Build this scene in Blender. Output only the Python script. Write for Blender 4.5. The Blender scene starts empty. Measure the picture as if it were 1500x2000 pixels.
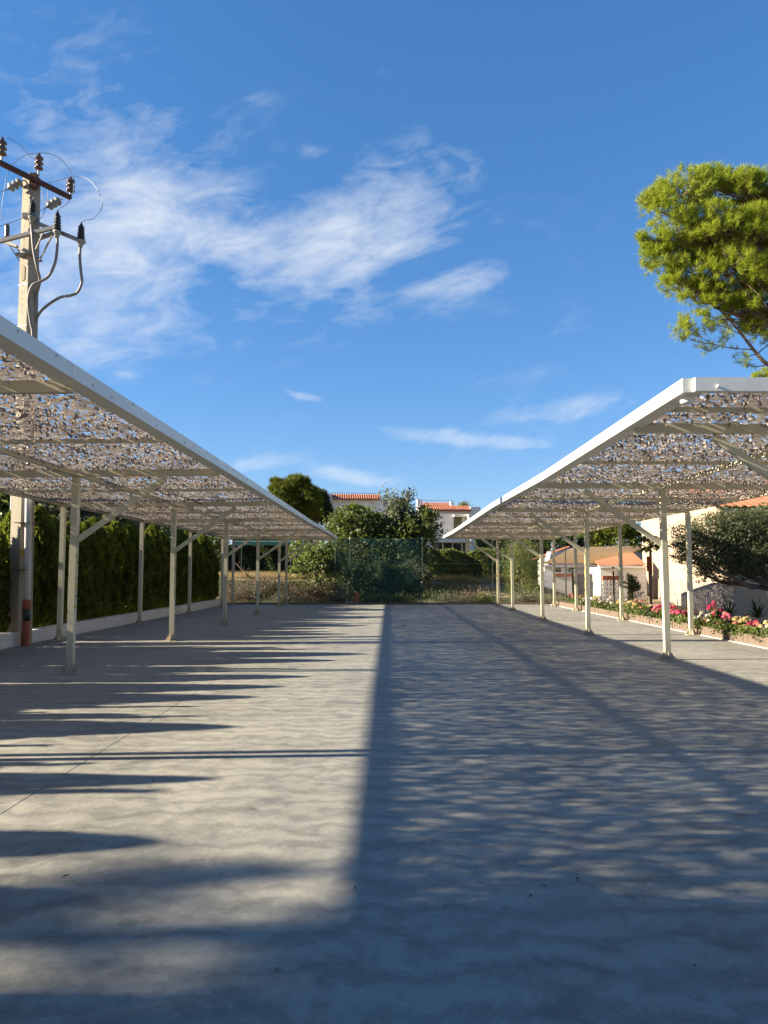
import bpy, math, random
import numpy as np
from mathutils import Vector, Matrix
R = math.radians
D = bpy.data
SC = bpy.context.scene
COL = SC.collection

# ------------------------------------------------------------------ camera
EYE = 1.5
F = 1500.0                       # focal length in pixels of the 1500 x 2000 photograph
YAW, PITCH = math.atan(11/1500), math.atan(117/1500)
cam_d = D.cameras.new('camera'); cam = D.objects.new('camera', cam_d); COL.objects.link(cam)
cam_d.sensor_fit = 'VERTICAL'; cam_d.sensor_height = 36; cam_d.sensor_width = 27
cam_d.lens = 27.0; cam_d.clip_start = 0.05; cam_d.clip_end = 3000
cam.location = (0, 0, EYE); cam.rotation_euler = (math.pi/2 + PITCH, 0, YAW)
SC.camera = cam
CR = cam.rotation_euler.to_matrix()
def ray(u, v): return CR @ Vector(((u-750)/F, (1000-v)/F, -1.0))
def P(u, v, Y):                  # world point seen at (u, v), Y metres ahead
    d = ray(u, v); return Vector((0, 0, EYE)) + d*(Y/d.y)
def Pz(u, v, z=0.0):             # world point seen at (u, v), at height z
    d = ray(u, v); return Vector((0, 0, EYE)) + d*((z-EYE)/d.z)

# ------------------------------------------------------------------ sky and sun
SUN_EL = R(22.7)
SHADOW = Vector((1.0, 0.065, 0)).normalized()          # shadows fall to the right, a touch away
SUN_STRENGTH, SKY_STRENGTH, EXPOSURE = 5.0, 0.05, 1.95
world = D.worlds.new('World'); SC.world = world; world.use_nodes = True
def sky():
    nt = world.node_tree; nt.nodes.clear(); N = nt.nodes; L = nt.links
    def m(op, a, b=None, c=None, clamp=False):
        n = N.new('ShaderNodeMath'); n.operation = op; n.use_clamp = clamp
        for i, q in enumerate((a, b, c)):
            if q is None: continue
            if isinstance(q, (int, float)): n.inputs[i].default_value = q
            else: L.new(q, n.inputs[i])
        return n.outputs[0]
    out = N.new('ShaderNodeOutputWorld'); bg = N.new('ShaderNodeBackground')
    st = N.new('ShaderNodeTexSky'); st.sky_type = 'NISHITA'; st.sun_disc = False
    st.sun_elevation = SUN_EL
    st.sun_rotation = math.atan2(-SHADOW.x, -SHADOW.y)
    st.air_density = 1.0; st.dust_density = 0.12; st.ozone_density = 4.0; st.altitude = 50
    hsv = N.new('ShaderNodeHueSaturation'); hsv.inputs['Saturation'].default_value = 1.22
    L.new(st.outputs[0], hsv.inputs['Color'])
    gm = N.new('ShaderNodeGamma'); gm.inputs[1].default_value = .7; L.new(hsv.outputs[0], gm.inputs[0])
    tint = N.new('ShaderNodeMixRGB'); tint.blend_type = 'MULTIPLY'; tint.inputs[0].default_value = 1
    L.new(gm.outputs[0], tint.inputs[1]); tint.inputs[2].default_value = (1.05, 1.22, 1.54, 1)
    tc = N.new('ShaderNodeTexCoord'); sx = N.new('ShaderNodeSeparateXYZ')
    nrm = N.new('ShaderNodeVectorMath'); nrm.operation = 'NORMALIZE'
    L.new(tc.outputs['Generated'], nrm.inputs[0]); L.new(nrm.outputs[0], sx.inputs[0])
    az = m('ARCTAN2', sx.outputs[0], sx.outputs[1]); el = m('ARCSINE', sx.outputs[2])
    # wind-drawn cirrus: noise stretched along the wind, thick in a few banks, thin elsewhere
    c, s = math.cos(R(12)), math.sin(R(12))
    p = m('ADD', m('MULTIPLY', az, c), m('MULTIPLY', el, s))
    q = m('SUBTRACT', m('MULTIPLY', el, c), m('MULTIPLY', az, s))
    def comb(x, y, z=0.0):
        n = N.new('ShaderNodeCombineXYZ')
        for i, k in enumerate((x, y, z)):
            if isinstance(k, (int, float)): n.inputs[i].default_value = k
            else: L.new(k, n.inputs[i])
        return n.outputs[0]
    def noise(vec, sc, det=6, rough=.6, dist=0.0):
        n = N.new('ShaderNodeTexNoise'); n.inputs['Scale'].default_value = sc
        n.inputs['Detail'].default_value = det; n.inputs['Roughness'].default_value = rough
        n.inputs['Distortion'].default_value = dist
        L.new(vec, n.inputs['Vector']); return n.outputs['Fac']
    fine = noise(comb(m('MULTIPLY', p, 1.0), m('MULTIPLY', q, 2.0), 3.1), 6.0, 9, .58, .9)
    fine2 = noise(comb(m('MULTIPLY', p, 3.0), m('MULTIPLY', q, 7.5), 1.7), 5.0, 7, .6, .6)
    broad = noise(comb(az, m('MULTIPLY', el, 1.6), 9.2), 2.2, 4, .55, .3)
    banks = [(215, 430, 200, 185, 10, 1.1), (170, 570, 160, 120, 0, .85), (110, 350, 110, 60, 0, .5), (400, 450, 190, 80, -14, .95),
             (700, 470, 230, 90, 28, 1.0), (800, 400, 120, 60, 35, .7), (600, 585, 130, 40, -8, .7),
             (890, 545, 165, 55, 12, .5), (420, 590, 160, 50, 0, .55), (190, 650, 70, 60, 40, .5),
             (60, 160, 40, 60, -40, .28), (280, 195, 60, 40, 0, .26), (505, 190, 44, 16, 0, .26),
             (620, 295, 40, 20, 0, .35), (690, 330, 110, 50, 20, .32), (590, 774, 40, 8, -8, .8),
             (245, 731, 34, 11, 0, .5), (1110, 800, 135, 22, 4, .68), (900, 856, 200, 15, -6, .72),
             (700, 932, 95, 15, -10, .7), (505, 905, 80, 18, 10, .6), (960, 925, 150, 20, 0, .45),
             (1040, 300, 90, 100, 60, .14), (1050, 630, 120, 40, -10, .25), (30, 580, 60, 40, 0, .5)]
    tot = None
    for (u, v, su, sv, rot, w) in banks:
        d = ray(u, v).normalized(); a = math.atan2(d.x, d.y); e = math.asin(d.z)
        cr, sr = math.cos(R(rot)), math.sin(R(rot))
        da, de = m('SUBTRACT', az, a), m('SUBTRACT', el, e)
        x = m('MULTIPLY', m('ADD', m('MULTIPLY', da, cr), m('MULTIPLY', de, sr)), F/su)
        y = m('MULTIPLY', m('SUBTRACT', m('MULTIPLY', de, cr), m('MULTIPLY', da, sr)), F/sv)
        r2 = m('ADD', m('MULTIPLY', x, x), m('MULTIPLY', y, y))
        g = m('MULTIPLY', m('POWER', 2.718, m('MULTIPLY', r2, -0.75)), w)
        tot = g if tot is None else m('MAXIMUM', tot, g)
    tot = m('MAXIMUM', tot, m('MULTIPLY', m('SUBTRACT', broad, .52), 1.3))    # the same thin cirrus goes on all round
    tot = m('MAXIMUM', tot, 0.0)
    n = m('ADD', m('MULTIPLY', m('SUBTRACT', fine, .12), .82), m('MULTIPLY', m('SUBTRACT', fine2, .2), .66))
    dens = m('MULTIPLY', m('SUBTRACT', m('ADD', n, m('MULTIPLY', tot, .40)), .615), 1.75, clamp=True)
    dens = m('MULTIPLY', m('POWER', dens, 1.1), m('MINIMUM', m('MULTIPLY', tot, 1.8), .84))
    up = m('MULTIPLY', m('ADD', el, 0.01), 40.0, clamp=True)
    dens = m('MULTIPLY', dens, up)
    mix = N.new('ShaderNodeMixRGB'); L.new(dens, mix.inputs[0]); L.new(tint.outputs[0], mix.inputs[1])
    mix.inputs[2].default_value = (4.9, 5.1, 5.3, 1)
    L.new(mix.outputs[0], bg.inputs[0]); bg.inputs[1].default_value = SKY_STRENGTH
    L.new(bg.outputs[0], out.inputs[0])
sky()
sun_d = D.lights.new('sun', 'SUN'); sun = D.objects.new('sun', sun_d); COL.objects.link(sun)
sun_d.energy = SUN_STRENGTH; sun_d.angle = R(0.53); sun_d.color = (1.0, 0.88, 0.68)
ldir = Vector((SHADOW.x*math.cos(SUN_EL), SHADOW.y*math.cos(SUN_EL), -math.sin(SUN_EL)))
sun.rotation_euler = ldir.to_track_quat('-Z', 'Y').to_euler(); sun.location = (-30, 0, 20)
vs = SC.view_settings; vs.view_transform = 'Standard'; vs.look = 'None'; vs.exposure = EXPOSURE; vs.gamma = 1
SC.cycles.max_bounces = 8; SC.cycles.transparent_max_bounces = 12
SC.cycles.use_denoising = True

# ------------------------------------------------------------------ materials
MATS = {}
def nodes(name):
    m = D.materials.new(name); m.use_nodes = True; MATS[name] = m
    nt = m.node_tree; nt.nodes.clear()
    out = nt.nodes.new('ShaderNodeOutputMaterial')
    return m, nt.nodes, nt.links, out
def _noise(N, L, vec, sc, det=4, rough=.55, dist=0.0):
    n = N.new('ShaderNodeTexNoise'); n.inputs['Scale'].default_value = sc; n.inputs['Detail'].default_value = det
    n.inputs['Roughness'].default_value = rough; n.inputs['Distortion'].default_value = dist
    if vec is not None: L.new(vec, n.inputs['Vector'])
    return n
def _ramp(N, L, fac, stops):
    r = N.new('ShaderNodeValToRGB'); e = r.color_ramp.elements
    while len(e) < len(stops): e.new(.5)
    for k, (p, c) in zip(e, stops): k.position = p; k.color = (*c, 1)
    L.new(fac, r.inputs[0]); return r.outputs[0]
def _map(N, L, scale=(1, 1, 1), rot=(0, 0, 0), coord='Object'):
    tc = N.new('ShaderNodeTexCoord'); mp = N.new('ShaderNodeMapping')
    mp.inputs['Scale'].default_value = scale; mp.inputs['Rotation'].default_value = rot
    L.new(tc.outputs[coord], mp.inputs[0]); return mp.outputs[0]
def surf(name, c0, c1, sc=4, rough=.6, bump=.15, bsc=40, metal=0.0, stretch=(1, 1, 1), spec=.4, dirt=None, splash=None):
    """two-tone noisy surface with a fine bump"""
    m, N, L, out = nodes(name)
    b = N.new('ShaderNodeBsdfPrincipled'); v = _map(N, L, stretch)
    n = _noise(N, L, v, sc, 6, .62)
    col = _ramp(N, L, n.outputs['Fac'], [(.3, c0), (.72, c1)])
    if dirt:
        dn = _noise(N, L, v, sc*.37+.3, 7, .7, .6)
        f = _ramp(N, L, dn.outputs['Fac'], [(.56, (0, 0, 0)), (.74, (1, 1, 1))])
        mx = N.new('ShaderNodeMixRGB'); L.new(f, mx.inputs[0]); L.new(col, mx.inputs[1]); mx.inputs[2].default_value = (*dirt, 1)
        col = mx.outputs[0]
    if splash:          # grime thrown up from the ground, and thin rust runs
        sx = N.new('ShaderNodeSeparateXYZ'); tcw = N.new('ShaderNodeTexCoord'); L.new(tcw.outputs['Object'], sx.inputs[0])
        mr = N.new('ShaderNodeMapRange'); L.new(sx.outputs[2], mr.inputs[0]); mr.inputs[1].default_value = .02; mr.inputs[2].default_value = .42; mr.inputs[3].default_value = 1; mr.inputs[4].default_value = 0
        sn = _noise(N, L, v, 26, 5, .7); mm = N.new('ShaderNodeMath'); mm.operation = 'MULTIPLY'; L.new(mr.outputs[0], mm.inputs[0]); L.new(sn.outputs['Fac'], mm.inputs[1])
        ru = _noise(N, L, _map(N, L, (30, 30, 1.2)), 1.6, 6, .7); rf = _ramp(N, L, ru.outputs['Fac'], [(.66, (0, 0, 0)), (.74, (.6, .6, .6))])
        ax = N.new('ShaderNodeMath'); ax.operation = 'MAXIMUM'; L.new(mm.outputs[0], ax.inputs[0]); L.new(rf, ax.inputs[1])
        m3 = N.new('ShaderNodeMixRGB'); L.new(ax.outputs[0], m3.inputs[0]); L.new(col, m3.inputs[1]); m3.inputs[2].default_value = (*splash, 1); col = m3.outputs[0]
    L.new(col, b.inputs['Base Color']); b.inputs['Roughness'].default_value = rough
    b.inputs['Metallic'].default_value = metal; b.inputs['Specular IOR Level'].default_value = spec
    if bump:
        bn = _noise(N, L, v, bsc, 5, .6); bp = N.new('ShaderNodeBump'); bp.inputs['Strength'].default_value = bump
        bp.inputs['Distance'].default_value = .01
        L.new(bn.outputs['Fac'], bp.inputs['Height']); L.new(bp.outputs[0], b.inputs['Normal'])
    L.new(b.outputs[0], out.inputs[0]); return m
def leafm(name, stops, trans=.35, tcol=(.25, .35, .04), gloss=.25, nsc=1.3):
    m, N, L, out = nodes(name)
    g = N.new('ShaderNodeNewGeometry'); v = _map(N, L)
    n = _noise(N, L, v, nsc, 3, .6)
    a = N.new('ShaderNodeMath'); a.operation = 'MULTIPLY_ADD'; L.new(g.outputs['Random Per Island'], a.inputs[0]); a.inputs[1].default_value = .55
    s = N.new('ShaderNodeMath'); s.operation = 'MULTIPLY_ADD'; L.new(n.outputs['Fac'], s.inputs[0]); s.inputs[1].default_value = 1.3; s.inputs[2].default_value = -.42
    L.new(s.outputs[0], a.inputs[2])
    k = len(stops)
    col = _ramp(N, L, a.outputs[0], [(i/(k-1), c) for i, c in enumerate(stops)])
    b = N.new('ShaderNodeBsdfPrincipled'); L.new(col, b.inputs['Base Color']); b.inputs['Roughness'].default_value = .5
    b.inputs['Specular IOR Level'].default_value = gloss
    t = N.new('ShaderNodeBsdfTranslucent'); tm = N.new('ShaderNodeMixRGB'); tm.inputs[0].default_value = .6
    L.new(col, tm.inputs[1]); tm.inputs[2].default_value = (*tcol, 1); L.new(tm.outputs[0], t.inputs[0])
    mx = N.new('ShaderNodeMixShader'); mx.inputs[0].default_value = trans
    L.new(b.outputs[0], mx.inputs[1]); L.new(t.outputs[0], mx.inputs[2]); L.new(mx.outputs[0], out.inputs[0]); return m

def concrete():
    m, N, L, out = nodes('trowelled concrete')
    b = N.new('ShaderNodeBsdfPrincipled'); v = _map(N, L, coord='Object')
    big = _noise(N, L, v, .55, 5, .62, .8); mid = _noise(N, L, v, 2.6, 7, .68, 1.6)
    # swirling trowel marks: noise pulled along arcs
    sw = _noise(N, L, v, 1.1, 3, .5, 3.5)
    w = N.new('ShaderNodeTexWave'); w.wave_type = 'RINGS'; w.inputs['Scale'].default_value = 1.15
    w.inputs['Distortion'].default_value = 9; w.inputs['Detail'].default_value = 5; w.inputs['Detail Scale'].default_value = 2.2; w.inputs['Detail Roughness'].default_value = .66
    L.new(v, w.inputs['Vector'])
    fine = _noise(N, L, v, 34, 6, .7)
    c1 = _ramp(N, L, big.outputs['Fac'], [(.28, (.195, .189, .166)), (.5, (.240, .231, .199)), (.72, (.290, .278, .236))])
    c2 = _ramp(N, L, mid.outputs['Fac'], [(.28, (.62, .625, .635)), (.5, (1, 1, 1)), (.75, (1.17, 1.16, 1.14))])
    c3 = _ramp(N, L, w.outputs['Fac'], [(0, (.80, .80, .81)), (.5, (1, 1, 1)), (1, (1.10, 1.09, 1.07))])
    c4 = _ramp(N, L, fine.outputs['Fac'], [(.3, (.86, .86, .86)), (.7, (1.1, 1.1, 1.1))])
    col = c1
    for k in (c2, c3, c4):
        mx = N.new('ShaderNodeMixRGB'); mx.blend_type = 'MULTIPLY'; mx.inputs[0].default_value = 1
        L.new(col, mx.inputs[1]); L.new(k, mx.inputs[2]); col = mx.outputs[0]
    # scattered scratches and pale laitance flecks
    st = _noise(N, L, _map(N, L, (1.0, 5.5, 1), (0, 0, R(28))), 7, 8, .75, 1.2)
    f = _ramp(N, L, st.outputs['Fac'], [(.63, (0, 0, 0)), (.70, (1, 1, 1))])
    mx = N.new('ShaderNodeMixRGB'); mx.blend_type = 'MIX'; L.new(f, mx.inputs[0]); L.new(col, mx.inputs[1]); mx.inputs[2].default_value = (.40, .385, .35, 1)
    fm = N.new('ShaderNodeMath'); fm.operation = 'MULTIPLY'; fm.inputs[1].default_value = .5; L.new(f, fm.inputs[0]); L.new(fm.outputs[0], mx.inputs[0])
    sc = _noise(N, L, _map(N, L, (.55, 2.4, 1), (0, 0, R(-14))), 1.6, 9, .78, 1.5)
    f2 = _ramp(N, L, sc.outputs['Fac'], [(.60, (0, 0, 0)), (.74, (1, 1, 1))]); f2m = N.new('ShaderNodeMath'); f2m.operation = 'MULTIPLY'; f2m.inputs[1].default_value = .42; L.new(f2, f2m.inputs[0])
    mx2 = N.new('ShaderNodeMixRGB'); L.new(f2m.outputs[0], mx2.inputs[0]); L.new(mx.outputs[0], mx2.inputs[1]); mx2.inputs[2].default_value = (.13, .125, .115, 1); mx = mx2
    L.new(mx.outputs[0], b.inputs['Base Color'])
    rr = N.new('ShaderNodeMapRange'); L.new(mid.outputs['Fac'], rr.inputs[0]); rr.inputs[1].default_value = .3; rr.inputs[2].default_value = .7
    rr.inputs[3].default_value = .5; rr.inputs[4].default_value = .68; L.new(rr.outputs[0], b.inputs['Roughness'])
    b.inputs['Specular IOR Level'].default_value = .32
    bp = N.new('ShaderNodeBump'); bp.inputs['Strength'].default_value = .25; bp.inputs['Distance'].default_value = .006
    ad = N.new('ShaderNodeMath'); ad.operation = 'ADD'; L.new(fine.outputs['Fac'], ad.inputs[0]); L.new(mid.outputs['Fac'], ad.inputs[1])
    L.new(ad.outputs[0], bp.inputs['Height']); L.new(bp.outputs[0], b.inputs['Normal'])
    L.new(b.outputs[0], out.inputs[0]); return m
M_CONC = concrete()
M_CREAM = surf('cream painted steel', (.47, .44, .315), (.54, .505, .37), 3, .42, .05, 60, dirt=(.40, .365, .27), splash=(.20, .15, .09))
M_FASCIA = surf('pale coated steel fascia', (.58, .58, .53), (.66, .66, .60), 1.5, .38, .03, 30, dirt=(.48, .46, .40))
M_BOLT = surf('zinc bolt', (.30, .30, .30), (.5, .5, .5), 9, .4, 0, metal=.6)
M_WHITEPL = surf('white plastic', (.74, .74, .72), (.8, .8, .78), 5, .4, .02)
def net():
    m, N, L, out = nodes('brown garnished shade net')
    g = N.new('ShaderNodeNewGeometry'); v = _map(N, L)
    n = _noise(N, L, v, 1.4, 5, .65); n2 = _noise(N, L, v, 22, 3, .6)
    a = N.new('ShaderNodeMath'); a.operation = 'ADD'; L.new(n.outputs['Fac'], a.inputs[0]); L.new(n2.outputs['Fac'], a.inputs[1])
    h = N.new('ShaderNodeMath'); h.operation = 'MULTIPLY'; h.inputs[1].default_value = .5; L.new(a.outputs[0], h.inputs[0])
    col = _ramp(N, L, h.outputs[0], [(.34, (.205, .165, .138)), (.5, (.29, .245, .208)), (.66, (.37, .325, .285))])
    d = N.new('ShaderNodeBsdfDiffuse'); L.new(col, d.inputs[0]); t = N.new('ShaderNodeBsdfTranslucent'); L.new(col, t.inputs[0])
    mx = N.new('ShaderNodeMixShader'); mx.inputs[0].default_value = .36; L.new(d.outputs[0], mx.inputs[1]); L.new(t.outputs[0], mx.inputs[2])
    L.new(mx.outputs[0], out.inputs[0]); return m
M_NET = net()
def tape():
    m, N, L, out = nodes('worn yellow and black hazard tape')
    b = N.new('ShaderNodeBsdfPrincipled'); v = _map(N, L, (1, 1, 1), (R(40), 0, 0))
    w = N.new('ShaderNodeTexWave'); w.bands_direction = 'Z'; w.inputs['Scale'].default_value = 1.6; w.inputs['Distortion'].default_value = .4; L.new(v, w.inputs['Vector'])
    col = _ramp(N, L, w.outputs['Fac'], [(.0, (.09, .085, .06)), (.26, (.10, .09, .06)), (.34, (.36, .27, .03)), (1, (.44, .35, .06))])
    wn = _noise(N, L, v, 9, 6, .7); f = _ramp(N, L, wn.outputs['Fac'], [(.48, (0, 0, 0)), (.56, (1, 1, 1))])
    mx = N.new('ShaderNodeMixRGB'); L.new(f, mx.inputs[0]); L.new(col, mx.inputs[1]); mx.inputs[2].default_value = (.48, .45, .33, 1)
    L.new(mx.outputs[0], b.inputs['Base Color']); b.inputs['Roughness'].default_value = .6; L.new(b.outputs[0], out.inputs[0]); return m
M_TAPE = tape()
M_POLE = surf('cast concrete pole', (.23, .20, .148), (.32, .285, .215), 3.5, .85, .4, 30, stretch=(1, 1, .25), dirt=(.155, .13, .095))
M_RUST = surf('rusted steel', (.045, .02, .015), (.10, .045, .03), 6, .8, .25, 40)
M_GALV = surf('galvanised steel', (.20, .19, .17), (.29, .28, .25), 5, .5, .1, 40, metal=.35)
M_PORC = surf('brown glazed porcelain', (.075, .05, .042), (.13, .09, .075), 5, .25, 0)
M_GLASSI = surf('grey glass insulator', (.16, .155, .145), (.24, .235, .22), 5, .25, 0)
M_BLACK = surf('black polymer', (.012, .012, .013), (.03, .03, .03), 5, .4, 0)
M_CABLE = surf('grey brown cable sheath', (.16, .135, .115), (.23, .20, .175), 5, .55, 0)
M_WIRE = surf('bare aluminium wire', (.16, .17, .18), (.25, .25, .26), 5, .5, 0, metal=.3)
M_PIPE = surf('pale grey plastic pipe', (.46, .46, .46), (.58, .58, .57), 2.2, .5, .05, stretch=(1, 1, .3))
M_ORANGE = surf('faded red corrugated duct', (.20, .045, .018), (.30, .075, .032), 8, .6, .2)
M_WHITEWALL = surf('white lime render', (.60, .59, .57), (.68, .67, .65), 1.2, .9, .2, 50, dirt=(.52, .50, .45))
M_KERB = surf('white painted kerb', (.46, .44, .39), (.56, .535, .48), 2.2, .85, .25, 40, dirt=(.42, .38, .32))
M_PEACH = surf('peach render', (.385, .295, .20), (.425, .325, .225), 1.0, .92, .2, 60, dirt=(.34, .26, .18))
def flag():
    m, N, L, out = nodes('crazy paved stone cladding')
    b = N.new('ShaderNodeBsdfPrincipled'); v = _map(N, L)
    vo = N.new('ShaderNodeTexVoronoi'); vo.feature = 'DISTANCE_TO_EDGE'; vo.inputs['Scale'].default_value = 5.5; L.new(v, vo.inputs['Vector'])
    vc = N.new('ShaderNodeTexVoronoi'); vc.inputs['Scale'].default_value = 5.5; L.new(v, vc.inputs['Vector'])
    bw = N.new('ShaderNodeRGBToBW'); L.new(vc.outputs['Color'], bw.inputs[0])
    c = _ramp(N, L, bw.outputs[0], [(.2, (.17, .135, .115)), (.8, (.30, .245, .205))])
    f = _ramp(N, L, vo.outputs['Distance'], [(.02, (0, 0, 0)), (.06, (1, 1, 1))])
    mx = N.new('ShaderNodeMixRGB'); L.new(f, mx.inputs[0]); mx.inputs[1].default_value = (.38, .33, .27, 1); L.new(c, mx.inputs[2])
    L.new(mx.outputs[0], b.inputs['Base Color']); b.inputs['Roughness'].default_value = .9
    bp = N.new('ShaderNodeBump'); bp.inputs['Strength'].default_value = .6; bp.inputs['Distance'].default_value = .02; L.new(f, bp.inputs['Height']); L.new(bp.outputs[0], b.inputs['Normal'])
    L.new(b.outputs[0], out.inputs[0]); return m
M_FLAG = flag()
M_TILE = surf('terracotta tile', (.27, .085, .042), (.38, .14, .07), 3.0, .85, .3, 20, dirt=(.22, .11, .07))
M_TILEPALE = surf('sun bleached clay tile', (.46, .335, .18), (.56, .43, .25), 2.5, .9, .3, 20, dirt=(.30, .225, .135))
M_GLASS = surf('dark window glass', (.02, .025, .03), (.035, .04, .045), 2, .08, 0, spec=.6)
M_DARKWOOD = surf('brown shutter', (.05, .055, .03), (.09, .085, .045), 5, .7, .2)
M_GREYMETAL = surf('grey sheet metal', (.09, .085, .075), (.14, .13, .115), 2.5, .6, .1, stretch=(4, 1, 1))
M_BRICK = surf('red brick coping', (.22, .075, .042), (.31, .12, .07), 8, .9, .4, 30)
M_EDGING = surf('brown cast stone edging', (.10, .07, .052), (.17, .125, .095), 6, .9, .5, 30, stretch=(3, 3, .6), dirt=(.075, .055, .04))
M_SOIL = surf('dark bed soil', (.05, .033, .022), (.10, .07, .045), 9, .95, .8, 25)
def ground():
    m, N, L, out = nodes('dry earth and grass')
    b = N.new('ShaderNodeBsdfPrincipled'); v = _map(N, L)
    n = _noise(N, L, v, .35, 8, .68, .4); n2 = _noise(N, L, v, 6, 6, .7)
    c = _ramp(N, L, n.outputs['Fac'], [(.3, (.085, .075, .035)), (.45, (.20, .155, .085)), (.6, (.30, .225, .125)), (.75, (.10, .10, .04))])
    k = _ramp(N, L, n2.outputs['Fac'], [(.3, (.6, .6, .6)), (.7, (1.2, 1.2, 1.2))])
    mx = N.new('ShaderNodeMixRGB'); mx.blend_type = 'MULTIPLY'; mx.inputs[0].default_value = 1; L.new(c, mx.inputs[1]); L.new(k, mx.inputs[2])
    L.new(mx.outputs[0], b.inputs['Base Color']); b.inputs['Roughness'].default_value = .95
    bp = N.new('ShaderNodeBump'); bp.inputs['Strength'].default_value = .8; bp.inputs['Distance'].default_value = .05; L.new(n2.outputs['Fac'], bp.inputs['Height']); L.new(bp.outputs[0], b.inputs['Normal'])
    L.new(b.outputs[0], out.inputs[0]); return m
M_GROUND = ground()
M_GREENST = surf('green coated steel', (.018, .055, .035), (.03, .075, .05), 4, .45, 0)
M_BLACKST = surf('black coated steel', (.012, .014, .014), (.025, .027, .026), 4, .45, 0)
M_TEAL = surf('faded teal awning cloth', (.012, .07, .058), (.02, .095, .08), 2, .8, .1)
def shadecloth():
    m, N, L, out = nodes('green windbreak mesh cloth')
    d = N.new('ShaderNodeBsdfDiffuse'); v = _map(N, L)
    n = _noise(N, L, v, 1.1, 4, .6); c = _ramp(N, L, n.outputs['Fac'], [(.3, (.022, .06, .045)), (.7, (.05, .105, .08))]); L.new(c, d.inputs[0])
    t = N.new('ShaderNodeBsdfTransparent'); mx = N.new('ShaderNodeMixShader'); mx.inputs[0].default_value = .55
    L.new(t.outputs[0], mx.inputs[1]); L.new(d.outputs[0], mx.inputs[2]); L.new(mx.outputs[0], out.inputs[0]); return m
M_CLOTH = shadecloth()
M_BARK = surf('grey brown bark', (.10, .07, .05), (.20, .15, .11), 7, .95, .7, 18, stretch=(1, 1, .3))
M_PINEBARK = surf('pine bark', (.11, .065, .045), (.24, .16, .12), 6, .95, .7, 18, stretch=(1, 1, .4))
M_DEADTWIG = surf('dry grey twig', (.11, .085, .07), (.19, .155, .125), 6, .95, .2)
L_PINE = leafm('pine needles', [(.105, .145, .012), (.18, .23, .018), (.25, .29, .026), (.28, .26, .04)], .42, (.42, .50, .04), .2, .9)
L_CYP = leafm('cypress foliage', [(.022, .036, .008), (.05, .075, .013), (.105, .125, .022), (.20, .20, .045)], .40, (.20, .24, .02), .15)
L_FIG = leafm('broad leaves', [(.020, .032, .009), (.042, .062, .014), (.075, .095, .02), (.11, .12, .035)], .28, (.22, .30, .04), .4)
L_BRIGHT = leafm('light green leaves', [(.05, .075, .02), (.085, .115, .03), (.13, .16, .045), (.17, .18, .07)], .35, (.28, .36, .06), .3)
L_DARK = leafm('dark evergreen leaves', [(.012, .022, .009), (.024, .04, .014), (.042, .062, .02), (.06, .08, .025)], .2, (.12, .2, .03), .3)
L_OLIVE = leafm('olive leaves', [(.04, .05, .028), (.075, .088, .05), (.12, .13, .08), (.17, .18, .125)], .2, (.22, .25, .08), .35)
L_GREY = leafm('grey green leaves', [(.06, .07, .045), (.10, .11, .07), (.15, .155, .10), (.19, .18, .13)], .25, (.22, .25, .09), .2)
L_DRY = leafm('dry pinkish brush', [(.05, .03, .025), (.09, .057, .045), (.14, .09, .068), (.18, .13, .09)], .25, (.3, .2, .12), .1)
L_STRAW = leafm('straw', [(.17, .12, .052), (.24, .175, .085), (.30, .23, .12), (.34, .27, .16)], .35, (.5, .38, .16), .15)
L_PINK = leafm('pink petals', [(.40, .06, .11), (.52, .12, .18), (.58, .22, .25)], .3, (.8, .2, .3), .2)
L_MAGENTA = leafm('magenta petals', [(.30, .018, .06), (.42, .035, .10), (.48, .09, .16)], .3, (.8, .1, .3), .2)
L_YELLOW = leafm('pale yellow petals', [(.46, .32, .13), (.54, .42, .20), (.58, .50, .30)], .3, (.8, .7, .3), .2)
L_WHITE = leafm('white petals', [(.46, .42, .35), (.52, .48, .41), (.55, .5, .45)], .3, (.8, .8, .7), .2)
L_ROSE = leafm('salmon petals', [(.42, .13, .11), (.50, .20, .165), (.56, .29, .24)], .3, (.8, .4, .3), .2)
L_SHADEBRUSH = leafm('brush darkened for bank shade', [(.025, .021, .018), (.045, .038, .032), (.07, .057, .045), (.085, .08, .05)], .2, (.15, .12, .08), .1)  # shadow lying on the bank is put into these darker leaf tones
L_GRASSY = leafm('rough grass', [(.07, .07, .02), (.13, .11, .04), (.19, .15, .06), (.12, .14, .035)], .3, (.25, .25, .05), .1)
L_PINEFAR = leafm('dark stone pine needles', [(.04, .055, .008), (.07, .09, .012), (.105, .125, .018), (.13, .13, .025)], .25, (.2, .24, .03), .15, .5)

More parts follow.
